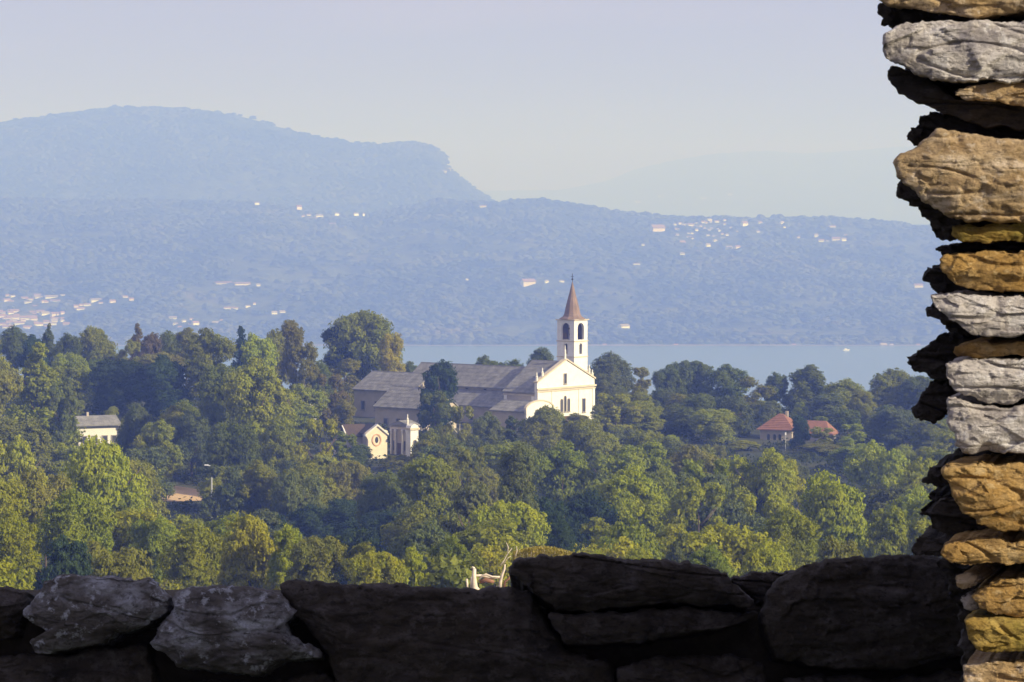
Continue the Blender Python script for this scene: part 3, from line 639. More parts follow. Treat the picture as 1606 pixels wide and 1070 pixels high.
# peach wayside chapel -- gabled front with an oval niche
def local(name, px, py, D, ang):
    p = at(px, py, D); o = empty(name, (p.x, p.y, p.z)); o.rotation_euler = (0, 0, R(ang)); return o
ch = tag(local('wayside_chapel', 589, 722, 612, 18), 'narrow peach chapel with stepped pink gable and oval niche below the cloister wing', 'chapel')
k = 612/F   # metres per photo pixel
def q(px, py): return ((px-589)*k, (722-py)*k)
MB().prism([q(577, 735), q(608, 735), q(608, 681), q(609, 676), q(603, 674), q(592, 666), q(578, 675), q(573, 679), q(574, 684), q(577, 690)], 0, 1.0).build('front_wall', M['peach'], ch)
m = MB()
for a_, b_ in (((572, 681), (578, 676)), ((578, 676), (592, 665)), ((592, 665), (604, 675)), ((604, 675), (610, 680))):
    m.prism([q(*a_), q(*b_), q(b_[0], b_[1]+3), q(a_[0], a_[1]+3)], -.3, 1.1)
m.build('coping', M['white'], ch)
m = MB(); c0 = q(591, 690); o1 = [(c0[0]+.95*math.cos(t), c0[1]+1.2*math.sin(t)) for t in np.linspace(0, 2*math.pi, 25)[:-1]]
o2 = [(c0[0]+.72*math.cos(t), c0[1]+.98*math.sin(t)) for t in np.linspace(0, 2*math.pi, 25)[:-1]]
for i in range(24): j = (i+1) % 24; m.prism([o1[i], o1[j], o2[j], o2[i]], -.12, -.004)
m.build('niche_frame', M['pinktrim'], ch)
nd = [(c0[0]+.32*math.cos(t), c0[1]+.6*math.sin(t)) for t in np.linspace(0, 2*math.pi, 17)[:-1]]
MB().prism(nd, -.06, -.005).build('niche', M['dark_glass'], ch)
MB().box(-1.4, 2.2, 1.02, 6.5, -1.6, 5.0).build('wall', M['side'], ch)
MB().prism([(-1.9, 4.9), (.4, 6.4), (2.6, 4.9), (2.6, 5.1), (.4, 6.65), (-1.9, 5.1)], 1.12, 6.8).build('roof', M['brownroof'], ch)
# terracotta annex left of it
an = tag(local('annex', 566, 712, 616, 18), 'low annex with dark terracotta roof adjoining the peach chapel on its left', 'building')
MB().box(-2.6, 1.2, 0, 4.5, -1.5, 3.4).build('wall', M['side'], an)
MB().prismx([(-.5, 3.3), (2.2, 5.4), (5.0, 3.3), (5.0, 3.5), (2.2, 5.65), (-.5, 3.5)], -3.0, 1.35).build('roof', M['brownroof'], an)
MB().prismx([(-.2, 3.4), (2.2, 5.5), (-.2, 4.2)], -3.25, -3.02).build('gable_edge', M['white'], an)
# low garden wall left with peach panels
gw = tag(local('garden_wall', 548, 706, 618, 10), 'low peach garden wall with white posts left of the annex', 'wall')
MB().box(-3.0, 2.4, 0, .35, -2.5, 1.7).build('wall_panel', M['peach'], gw); MB().box(-3.1, 2.5, -.1, .45, 1.71, 2.1).build('coping', M['pinktrim'], gw)
for x in (-2.9, -.9, .8, 2.2): MB().box(x-.18, x+.18, -.12, -.01, -2.5, 1.7).build('post', M['white'], gw)
# whitish portico building right of the chapel
pb = tag(local('portico_building', 627, 716, 618, 0), 'small grey white portico building with dark doorway right of the peach chapel', 'building')
pb.rotation_euler = (0, 0, math.atan2(-.629, .777))
k2 = 618/F
# local x along -ns... left face (towards camera-left) and bright right face
MB().box(-2.2, 2.2, 0, 3.0, -1.5, 5.9).build('wall', M['side'], pb)
MB().prism([(-2.5, 5.92), (2.5, 5.92), (2.3, 6.2), (0, 7.0), (-2.3, 6.2)], -.35, 3.3).build('roof', M['roof'], pb)
MB().box(-2.35, 2.35, -.3, -.005, 5.3, 5.7).build('cornice', M['trim'], pb)
for x in (-2.0, -.85, .85, 2.0): MB().lathe([(.26, -1.5), (.26, -1.2), (.2, -1.1), (.17, 4.8), (.26, 5.0), (.26, 5.28)], x, -.3+.0, 10).build('column', M['white'], pb, True)
d = MB().box(-.6, .6, -.04, -.004, -1.5, 2.6).build('door', M['wood'], pb); MB().box(.45, .55, -.09, -.045, .5, .65).build('handle', M['iron'], d)
window(pb, -1.4, 1.2, 3.0, .5, 0); window(pb, 1.4, 1.2, 3.0, .5, 0)
pinnacle(pb, 2.1, -.1, 5.95, 2.4, .2)
yb = tag(local('gate_pavilion', 650, 712, 611, 40), 'small sunlit yellow pavilion with a moulded top right of the portico building', 'building')
MB().box(-.95, .95, 0, 1.4, -1.5, 4.6).build('wall', M['plaster'], yb); MB().box(-1.2, 1.2, -.25, 1.6, 4.62, 5.0).build('cornice', M['trim'], yb)
MB().prism([(-1.0, 5.01), (1.0, 5.01), (.8, 5.4), (0, 5.8), (-.8, 5.4)], -.1, 1.4).build('pediment', M['plaster'], yb)
window(yb, .1, 1.0, 2.6, .7, 0, arch=True)

# red roofed villa on the right
rv = tag(local('villa', 1232, 704, 650, 0), 'pale villa with hipped orange red tile roof among the trees on the right', 'house')
rv.rotation_euler = (0, 0, R(-20)); kv = 650/F
def hip(par, x0, x1, y0, y1, z0, z1, inset, mat, name='roof', over=.6, th=.2):
    X0, X1, Y0, Y1 = x0-over, x1+over, y0-over, y1+over; ym = (y0+y1)/2
    m = MB().add([(X0, Y0, z0), (X1, Y0, z0), (X1, Y1, z0), (X0, Y1, z0), (X0, Y0, z0-th), (X1, Y0, z0-th), (X1, Y1, z0-th), (X0, Y1, z0-th), (x0+inset, ym, z1), (x1-inset, ym, z1)],
                 [(0, 1, 9, 8), (1, 2, 9), (2, 3, 8, 9), (3, 0, 8), (0, 4, 5, 1), (1, 5, 6, 2), (2, 6, 7, 3), (3, 7, 4, 0), (7, 6, 5, 4)])
    return m.build(name, M[mat], par)
MB().box(-5.4, 1.3, 0, 8, -4, 3.85).build('wall', M['side'], rv)
r_ = hip(rv, -5.4, 1.3, 0, 8, 3.95, 6.9, 2.9, 'tile')
cm = MB()
for i in range(1, 9):
    t = i/9; cm.box(-6.0+3.4*t+.1, 1.9-3.4*t-.1, -.6+4.6*t-.05, -.6+4.6*t+.05, 3.95+2.95*t-.01, 3.95+2.95*t+.06)
cm.build('tile_course', M['tile'], r_)['kind'] = 'stuff'
MB().box(-1.2, -.7, 4.2, 4.8, 6.2, 7.4).build('chimney', M['side'], r_)
for x in (-3.6, -2.3, -1.2): window(rv, x, 1.1, 2.9, .62, 0, arch=True)
MB().box(-5.4, 1.3, -.9, -.01, -.95, -.7).build('balcony', M['greytrim'], rv)
MB().box(1.32, 8.6, 1.4, 7.6, -3, 2.9).build('wall', M['side'], rv)
hip(rv, 2.0, 8.6, 1.4, 7.6, 3.0, 5.6, 1.2, 'tile')
window(rv, 3.4, .4, 1.8, .7, 1.4); window(rv, 6.2, .4, 1.8, .7, 1.4)
lp = tag(local('lamp_post', 1232, 706, 634, 0), 'slim white lamp post in front of the red roofed villa', 'lamp post')
MB().tube([(0, 0, -3), (0, 0, 3.0)], [.09, .06]).build('pole', M['galv'], lp); MB().box(-.14, .14, -.14, .14, 3.01, 3.5).build('lamp_head', M['boat'], lp)

# white long house on the left, half hidden
wh = tag(local('long_house', 158, 690, 600, 0), 'long white house with grey brown roof half hidden by trees on the left', 'house')
wh.rotation_euler = (0, 0, R(24))
MB().box(-6.0, 3.6, 0, 6, -2.5, 2.9).build('wall', M['white'], wh)
MB().prismx([(-.9, 2.7), (3.0, 4.2), (6.9, 2.7), (6.9, 2.92), (3.0, 4.45), (-.9, 2.92)], -6.4, 3.9).build('roof', M['roof'], wh)
for x in (-3.2, -1.2, .8, 2.6): window(wh, x, -.6, .7, .8, 0)
MB().box(-8.0, -6.02, .8, 5.5, -2.5, 2.2).build('wall', M['plaster'], wh); MB().box(-8.3, -6.42, .5, 5.8, 2.21, 2.45).build('porch_roof', M['roof'], wh)
MB().box(3.62, 5.8, -.6, 5.4, -2.5, 2.2).build('wall', M['plaster'], wh); MB().box(3.64, 6.1, -.9, 5.8, 2.21, 2.6).build('porch_roof', M['roof'], wh)
MB().box(-1.9, -1.5, 2.7, 3.2, 4.0, 5.1).build('chimney', M['side'], wh)
wb = tag(local('white_house', 466, 652, 650, 0), 'white plastered house glimpsed through the brown trees left of the big round tree', 'house')
wb.rotation_euler = (0, 0, R(20))
MB().box(-4.0, 4.2, 0, 6, -3, 3.0).build('wall', M['white'], wb); MB().box(-4.4, 4.6, -.5, 6.5, 3.01, 3.3).build('roof', M['roof'], wb)
for x in (-2.5, 0, 2.5): window(wb, x, .4, 1.8, .9, 0)
MB().box(-5.5, 5.0, -1.0, -.02, -2.9, -1.9).build('terrace', M['white'], wb)
# sandy clearing with a lamp post
p = at(280, 780, 540)
m = MB(); poly = []
N_ = 24
for i in range(N_):
    t = 2*math.pi*i/N_; r = 1+.15*math.sin(3*t+1)
    X = p.x+8.0*r*math.cos(t); Y = p.y+12*r*math.sin(t)+2; poly.append((X, Y, gz(X, Y)+.12))
Xc, Yc = p.x, p.y+2
m.add(poly+[(Xc, Yc, gz(Xc, Yc)+.12)], [(i, (i+1) % N_, N_) for i in range(N_)])
tag(m.build('clearing_ground', M['court']), kind='structure')
l0 = at(332, 765, 500)
lp = tag(empty('lamp_post', (l0.x, l0.y, gz(l0.x, l0.y))), 'grey lamp post with a short arm beside the sandy clearing', 'lamp post')
hp = at(332, 731, 500).z-gz(l0.x, l0.y)
MB().tube([(0, 0, -.2), (0, 0, hp)], [.16, .11]).build('pole', M['galv'], lp); MB().tube([(0, 0, hp), (-.7, -.2, hp+.1)], .09).build('arm', M['galv'], lp)
MB().box(-1.1, -.5, -.4, .05, hp+.1, hp+.24).build('lamp_head', M['boat'], lp)

# ------------------------------------------------------------------ far houses and boat
def find_y(px, py, zf, d0, d1):
    best = None; D = d0
    while D < d1:
        p = at(px, py, D)
        if zf(p.x, p.y) >= p.z: return D
        D += 12
    return None
hmesh = {}; house_xy = []
def far_house(px, py, w, h, kind, zf, d0, d1, label, group, name='house', dflt=5100):
    D = find_y(px, py+h*.5, zf, d0, d1) or dflt
    p = at(px, py+h*.5, D); s = D/F; W = w*s; H = max(h*s*.62, 2.5); W *= .88
    if kind not in hmesh:
        a = MB().box(-.5, .5, -.3, .3, -.6, .8).prismx([(-.3, .8), (.3, .8), (0, 1.2)], -.5, .5)
        b = MB().prismx([(-.38, .74), (0, 1.26), (.38, .74), (.38, .82), (0, 1.36), (-.38, .82)], -.54, .54)
        c = MB()
        for xx in (-.32, -.1, .12, .34): c.box(xx-.045, xx+.045, -.31, -.301, .35, .62)
        m1 = a.build('wall', M['fp' if kind == 'pink' else 'fw']); m2 = b.build('roof', M['fg' if kind == 'white' else 'fr'])
        hmesh[kind] = (m1.data, m2.data); bpy.data.objects.remove(m1); bpy.data.objects.remove(m2)
    house_xy.append((p.x, p.y, W)); r = tag(empty(name, p, R(random.uniform(5, 45))), label, 'house', group)
    for nm, me_ in zip(('wall', 'roof'), hmesh[kind]):
        o = bpy.data.objects.new(nm, me_); col.objects.link(o); o.parent = r; o.scale = (W, W*.9, H)
T_left = [(10, 470, 14, 5), (38, 467, 12, 5), (60, 466, 18, 5), (80, 465, 22, 6), (98, 463, 8, 4), (55, 480, 8, 4), (20, 497, 22, 7), (40, 498, 18, 8), (52, 497, 14, 6), (70, 491, 18, 8), (85, 503, 12, 8), (104, 508, 12, 8), (4, 490, 10, 6), (30, 506, 18, 7), (60, 508, 16, 7), (92, 492, 8, 5), (12, 512, 18, 7), (75, 512, 12, 6),
          (150, 470, 20, 6), (158, 475, 8, 4), (176, 472, 11, 6), (196, 465, 10, 4), (206, 469, 8, 6), (125, 484, 16, 6), (137, 477, 12, 4), (119, 480, 8, 6), (127, 478, 8, 4)]
rl_ = random.Random(21)
T_left += [(rl_.uniform(-5, 112), rl_.uniform(486, 513), rl_.uniform(7, 16), rl_.uniform(4, 7)) for _ in range(30)]+[(rl_.uniform(2, 105), rl_.uniform(462, 474), rl_.uniform(7, 14), rl_.uniform(4, 5)) for _ in range(12)]
T_mid = [(271, 498, 14, 6), (275, 508, 9, 5), (282, 513, 8, 5), (288, 503, 8, 4), (300, 500, 6, 4), (306, 506, 13, 7), (298, 508, 6, 4), (338, 506, 12, 7), (347, 503, 6, 6)]
T_mid2 = [(356, 483, 12, 5), (368, 483, 12, 4), (388, 480, 9, 4), (399, 476, 5, 4), (430, 490, 10, 7), (442, 489, 12, 6)]
T_hill = [(469, 324, 9, 6), (475, 339, 7, 4), (490, 343, 14, 5), (500, 338, 14, 5), (484, 337, 8, 4), (522, 340, 9, 5), (528, 335, 8, 4), (521, 351, 12, 4), (558, 335, 9, 4), (570, 336, 4, 3)]
T_right = [(1066, 350, 7, 4), (1073, 352, 10, 4), (1083, 352, 12, 5), (1092, 350, 7, 4), (1103, 348, 8, 5), (1112, 344, 10, 4), (1124, 347, 8, 4), (1136, 345, 6, 4), (1137, 351, 5, 4), (1116, 358, 5, 4), (1146, 357, 5, 4), (1128, 361, 4, 3), (1156, 363, 4, 3), (1167, 350, 13, 9), (1192, 349, 8, 5), (1226, 349, 8, 6), (1230, 356, 5, 4), (1110, 369, 6, 4), (1122, 370, 12, 3), (1085, 371, 8, 3), (1070, 380, 10, 8), (1110, 384, 9, 7), (1121, 377, 8, 5), (1070, 398, 8, 6), (1095, 394, 5, 3), (1143, 388, 12, 7), (1156, 387, 12, 6), (1189, 363, 6, 4), (1099, 354, 5, 4), (1058, 352, 6, 4)]
T_right += [(rl_.uniform(1056, 1150), rl_.uniform(347, 374), rl_.uniform(4, 7), rl_.uniform(3, 4.5)) for _ in range(22)]
T_right2 = [(1280, 369, 7, 7), (1288, 377, 10, 6), (1298, 378, 6, 4), (1311, 374, 14, 7), (1323, 375, 9, 6), (1326, 369, 7, 4), (1305, 355, 12, 4), (1334, 353, 6, 4), (1252, 372, 6, 4)]
for T, lab, grp in ((T_left, 'far left lakeside town', 'town cluster at the far left'),
                    (T_mid, 'group above the treetops', 'group above the treetops'),
                    (T_mid2, 'scattered group on the slope', 'scattered group on the far slope'),
                    (T_hill, 'hamlet below the mountain', 'hamlet below the mountain'),
                    (T_right, 'hilltop village', 'hilltop village'),
                    (T_right2, 'cluster nearest the pillar', 'small cluster by the pillar')):
    for (px, py, w, h) in T:
        kd = random.choice(['white', 'white', 'red', 'red', 'pink']) if T is not T_left else random.choice(['white', 'red', 'pink', 'pink'])
        kw = {'white': 'grey roofed white', 'red': 'red roofed white', 'pink': 'red roofed pink'}[kd]
        mid_ = sorted(q_[1] for q_ in T)[len(T)//2]; row_ = 'upper' if py < mid_ else 'lower'
        far_house(px, py, w, h, kd, H1, 5070, 7700, f"{kw} house in the {row_} part of the {lab}", f"{kw} houses, {row_} {grp}")
for (px, py, w, h, kd, lab) in [(1031, 357, 24, 13, 'pink', 'large pinkish building at the left end of the hilltop village'),
    (403, 318, 8, 4, 'white', 'lone white house high on the wooded slope below the mountain'),
    (828, 441, 24, 11, 'pink', 'broad pinkish villa on the far slope left of the spire'), (857, 441, 8, 5, 'white', 'small white house just right of the broad pinkish villa'),
    (880, 441, 10, 4, 'white', 'small white house close to the spire on the far slope'), (732, 438, 5, 4, 'white', 'isolated tiny white house on the slope left of the pinkish villa'),
    (978, 511, 20, 8, 'white', 'white lakeside villa just right of the bell tower'), (1440, 447, 16, 6, 'pink', 'lone pale house beside the edge of the stone wall'),
    (350, 443, 30, 4, 'pink', 'left half of a long low pink building on the far slope'), (379, 444, 28, 4, 'pink', 'right half of a long low pink building on the far slope'),
    (405, 447, 7, 6, 'white', 'small white house at the right end of the long pink building'),
    (998, 414, 12, 4, 'white', 'faint pale house alone below the hilltop village'), (1008, 384, 6, 4, 'white', 'faint house below the large pinkish building'),
    (757, 323, 12, 4, 'pink', 'faint house on the wooded ridge right of the mountain')]:
    far_house(px, py, w, h, kd, H1, 5070, 7700, lab, None)
far_house(703, 266, 9, 7, 'white', H2, 7900, 9900, 'white sanctuary building on the cliff end of the mountain', None, dflt=9780)
far_house(696, 268, 10, 4, 'pink', H2, 7900, 9900, 'low pale house just left of the cliff end sanctuary', None, dflt=9760)
for px, py in ((1037, 307), (1103, 310), (1144, 304), (1000, 316)):
    far_house(px, py, 10, 4, 'pink', H3, 21000, 26000, 'faint pale house on the most distant hills', 'houses on the most distant hills', dflt=25000)
for px, w in ((948, 7), (1060, 8), (1245, 7), (1385, 12), (1398, 7), (1440, 7)):
    p = at(px, 544, 5062)
    far_house(px, 541, w, 5 if px != 1385 else 9, 'white' if px in (1385, 1398) else 'pink', H1, 5062, 5300, 'small house standing along the far lake shore', 'houses along the far lake shore', dflt=5075)
bt = at(1327, 549, 4900); bt.z = 0
bo = tag(empty('motor_boat', bt, R(20)), 'small white motor boat on the lake near the far shore', 'boat')
MB().add([(-5, -1.3, 0), (3, -1.3, 0), (5.5, 0, .2), (3, 1.3, 0), (-5, 1.3, 0), (-5.2, -1.7, 1.5), (3.2, -1.7, 1.7), (6.4, 0, 2), (3.2, 1.7, 1.7), (-5.2, 1.7, 1.5)],
         [(0, 1, 6, 5), (1, 2, 7, 6), (2, 3, 8, 7), (3, 4, 9, 8), (4, 0, 5, 9), (4, 3, 2, 1, 0), (5, 6, 7, 8, 9)]).build('hull', M['boat'], bo)
MB().prism([(-3, 1.55), (1.4, 1.7), (.4, 3.2), (-2.8, 3.2)], -1.1, 1.1).build('cabin', M['boat'], bo)

# woods on the far slopes: tens of thousands of crowns too far away to count
def far_woods(name, zf, n, u0, u1, d0, d1, s0, s1, mat, label, sc_, keep):
    r = np.random.default_rng(17); A5 = np.arange(5)*2*math.pi/5; T = np.vstack([[(0, 0, 1.0)], np.stack([np.cos(A5)*.62, np.sin(A5)*.62, np.full(5, .82)], 1), np.stack([np.cos(A5+.6), np.sin(A5+.6), np.full(5, .15)], 1)])
    Ft = [(0, i, i % 5+1) for i in range(1, 6)]+[t_ for i in range(1, 6) for t_ in ((i, i+5, i % 5+6), (i, i % 5+6, i % 5+1))]
    Ft = np.array(Ft); H_ = np.array(house_xy); V = []; 
    for i in range(n):
        d = d0+(d1-d0)*r.uniform()**.8; x = r.uniform(u0, u1)*d
        if noise.noise(Vector((x*sc_, d*sc_*.8, 2.2))) < keep and r.uniform() > .12: continue
        dx = np.abs(H_[:, 0]-x); dy = H_[:, 1]-d
        if np.any((dx < H_[:, 2]*.5+11) & (dy > -14) & (dy < 75)): continue
        s = r.uniform(s0, s1); h = s*r.uniform(.26, .5); a = r.uniform(0, 6.28); c_, s_ = math.cos(a), math.sin(a)
        P_ = T*np.array([s*.62, s*.62, h])*r.uniform(.84, 1.16, (11, 1)); V.append(np.stack([P_[:, 0]*c_-P_[:, 1]*s_+x, P_[:, 0]*s_+P_[:, 1]*c_+d, P_[:, 2]+zf(x, d)], 1))
    m_ = len(V); V = np.concatenate(V); Fq = (Ft[None]+(np.arange(m_)*11)[:, None, None]).reshape(-1, 3)
    tag(link(name, mesh_np(name, V, Fq, True), mat), label, name.replace('_', ' '), kind='stuff')
far_woods('woods', H1, 36000, -.172, .172, 5075, 7750, 13, 23, M['forest1'], 'hazy woods covering the hills across the lake', .0035, -.12)
far_woods('mountain_woods', H2, 11000, -.18, .03, 8300, 9850, 14, 26, M['forest2'], 'hazy woods on the mountain at the left', .002, -.25)
# ------------------------------------------------------------------ trees
def leaf_quads(P, N, size, r):
    n = len(P); rd = r.normal(size=(n, 3)); N = N/(np.linalg.norm(N, axis=1)[:, None]+1e-9)
    a = np.cross(N, rd); a /= np.linalg.norm(a, axis=1)[:, None]+1e-9; b = np.cross(N, a)
    s = (size*r.uniform(.6, 1.35, n))[:, None] if np.isscalar(size) else (size*r.uniform(.6, 1.35, n))[:, None]
    a = a*s; b = b*s*.62
    V = np.stack([P-a, P+b*1.0+a*.1, P+a, P-b+a*.1], 1).reshape(-1, 3)
    Fq = np.arange(4*n).reshape(n, 4)
    return V, Fq
def crown(kind, seed, nleaf=20000, leaf=.0165):
    r = np.random.default_rng(seed)
    lobes = []
    if kind == 'round':
        for i in range(17):
            th = r.uniform(0, 2*math.pi); cz = r.uniform(-.85, 1)
            rr_ = math.sqrt(max(0, 1-cz*cz)); R_ = r.uniform(.13, .21)
            f = r.uniform(.50, .62)*2
            lobes.append((np.array([math.cos(th)*rr_*.5*f*.62, math.sin(th)*rr_*.5*f*.62, .47+cz*.5*f*.6]), R_))
        lobes.append((np.array([0, 0, .48]), .27))
    elif kind == 'wide':
        for i in range(19):
            th = r.uniform(0, 2*math.pi); q_ = math.sqrt(r.uniform(0, 1)); 
            lobes.append((np.array([math.cos(th)*q_*.36, math.sin(th)*q_*.36, .25+.55*(1-q_*q_)*r.uniform(.6, 1)]), r.uniform(.12, .19)))
    elif kind == 'tall':
        for i in range(20):
            z = r.uniform(.1, .92); w = .40*math.sin(math.pi*min(1, z*.75+.22))**.8
            th = r.uniform(0, 2*math.pi)
            lobes.append((np.array([math.cos(th)*w*.75, math.sin(th)*w*.75, z]), r.uniform(.11, .17)))
        lobes.append((np.array([0, 0, .5]), .26)); lobes.append((np.array([0, 0, .75]), .17)); lobes.append((np.array([0, 0, .28]), .22))
    elif kind == 'irregular':
        for i in range(13):
            th = r.uniform(0, 2*math.pi); z = r.uniform(.12, .88); w = r.uniform(.05, .36)*(1.1-.5*abs(z-.45))
            lobes.append((np.array([math.cos(th)*w, math.sin(th)*w, z]), r.uniform(.10, .2)))
    elif kind == 'conifer':
        for i in range(46):
            z = r.uniform(0, .97)**1.0; w = .42*(1-z)**.85; th = r.uniform(0, 2*math.pi)
            lobes.append((np.array([math.cos(th)*w*.78, math.sin(th)*w*.78, z*.95]), .055+.09*(1-z)))
        for z in (.15, .35, .55, .72, .85): lobes.append((np.array([0, 0, z]), .27*(1-z)+.02))
    C = np.array([l[0] for l in lobes]); Rl = np.array([l[1] for l in lobes])
    cc = C.mean(0)
    P = []; N = []
    area = Rl**2; cnt = (area/area.sum()*nleaf).astype(int)
    for i, (c, R_) in enumerate(zip(C, Rl)):
        nclump = max(9, int(40*(R_/.18)**2)); 
        dirs = r.normal(size=(nclump*2, 3)); dirs /= np.linalg.norm(dirs, axis=1)[:, None]
        out = c-cc; out = out/(np.linalg.norm(out)+1e-6)
        dirs = dirs[(dirs@out > -.45) | (dirs[:, 2] > .3)][:nclump]
        cr = R_*r.uniform(.17, .40, len(dirs)); cpos = c+dirs*(R_*r.uniform(.72, 1.08, len(dirs)))[:, None]*np.array([1, 1, .85])
        k = max(8, int(cnt[i]/max(1, len(dirs))))
        for cpz, dd, c_r in zip(cpos, dirs, cr):
            g = r.normal(size=(k, 3)); g /= np.linalg.norm(g, axis=1)[:, None]
            rad = c_r*r.uniform(.55, 1.1, k)[:, None]
            flat = np.array([1.25, 1.25, .55])
            P.append(cpz+g*rad*flat); N.append(g*.6+dd*.5+r.normal(size=(k, 3))*.45+np.array([0, 0, .25]))
    P = np.concatenate(P); N = np.concatenate(N)
    # drop leaves deep inside other lobes
    keep = np.ones(len(P), bool)
    for c, R_ in zip(C, Rl): keep &= np.linalg.norm((P-c)/np.array([1, 1, .9]), axis=1) > R_*.62
    P = P[keep]; N = N[keep]
    V1, F1 = leaf_quads(P, N, leaf, r)
    # inner foliage: sparser, bigger sprays filling the lobes
    ip = []; 
    for c, R_ in zip(C, Rl):
        k = int(170*(R_/.18)**2); g = r.normal(size=(k, 3)); g /= np.linalg.norm(g, axis=1)[:, None]
        ip.append(c+g*(R_*r.uniform(.35, .72, k))[:, None])
    ip = np.concatenate(ip); V2, F2 = leaf_quads(ip, r.normal(size=ip.shape), leaf*2.3, r)
    V = np.concatenate([V1, V2]); Fq = np.concatenate([F1, F2+len(V1)])
    # normalise to unit box: radius .5, z 0..1
    V = V-np.array([0, 0, 0]); zmin, zmax = np.percentile(V[:, 2], .3), V[:, 2].max(); V[:, 2] = (V[:, 2]-zmin)/(zmax-zmin)
    rr_ = np.percentile(np.linalg.norm(V[:, :2], axis=1), 99.3); V[:, :2] *= .5/rr_
    me = mesh_np('crown_'+kind, V, Fq); me.materials.append(M['leaf']); return me
CR = {k_: [crown(k_, s_*7+i*13+1, n_, l_) for i in range(c_)] for s_, (k_, c_, n_, l_) in enumerate((('round', 4, 24000, .0150), ('wide', 3, 24000, .0140), ('tall', 3, 21000, .0150), ('irregular', 3, 18000, .0155), ('conifer', 2, 17000, .0125)))}
def trunk(seed, pale=False):
    r = random.Random(seed); m = MB()
    pts = [(0, 0, -.06)]; x = y_ = 0
    for z in (.12, .3, .48, .66, .82):
        x += r.uniform(-.015, .015); y_ += r.uniform(-.015, .015); pts.append((x, y_, z))
    m.tube(pts, [.030, .022, .018, .013, .009, .004], 7)
    for i in range(8):
        z0 = r.uniform(.25, .65); th = r.uniform(0, 6.28); b = (pts[2][0], pts[2][1], z0); l = r.uniform(.15, .3)
        m.tube([b, (b[0]+math.cos(th)*l*.5, b[1]+math.sin(th)*l*.5, z0+l*.45), (b[0]+math.cos(th)*l, b[1]+math.sin(th)*l, z0+l*1.0)], [.010, .007, .003], 5)
    o = m.build('trunk', M['palebark' if pale else 'bark'], None, True); me = o.data; bpy.data.objects.remove(o); return me
TR = [trunk(i) for i in range(4)]; TRP = [trunk(9, True)]
COL = {'dark': (.125, .16, .032), 'mid': (.24, .27, .034), 'bright': (.30, .335, .032), 'yellow': (.34, .345, .034), 'olive': (.225, .235, .045), 'brown': (.20, .18, .06), 'rust': (.18, .145, .065), 'grey': (.15, .18, .065), 'deep_and_shade': (.05, .082, .032)}  # the deepest tone serves dark trees and also paints in shade
def tree(px, ytop, wpx, D, kind, c, label, group=None, cb=.12, name=None, pale=False, H=None):
    p = at(px, ytop, D); g = gz(p.x, p.y); Ht = (p.z-g) if H is None else H
    Ht = max(Ht, 2.0)
    W = wpx*D/F
    nm = name or {'conifer': 'conifer'}.get(kind, 'broadleaf_tree')
    r = tag(empty(nm, (p.x, p.y, g), 0), label, 'tree', group)
    me_ = random.choice(CR[kind])
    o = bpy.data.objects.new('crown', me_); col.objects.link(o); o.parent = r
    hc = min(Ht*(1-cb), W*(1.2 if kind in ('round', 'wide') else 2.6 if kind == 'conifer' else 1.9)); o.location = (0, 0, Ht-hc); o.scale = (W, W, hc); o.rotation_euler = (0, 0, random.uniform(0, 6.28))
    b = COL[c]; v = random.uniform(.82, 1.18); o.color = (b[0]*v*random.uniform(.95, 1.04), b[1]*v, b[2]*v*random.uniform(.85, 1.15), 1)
    t = bpy.data.objects.new('trunk', random.choice(TRP if pale else TR)); col.objects.link(t); t.parent = r
    wt = min(Ht*.8, W*1.15); t.scale = (wt, wt, Ht*.88); t.rotation_euler = (0, 0, random.uniform(0, 6.28))
    return r, Ht, W
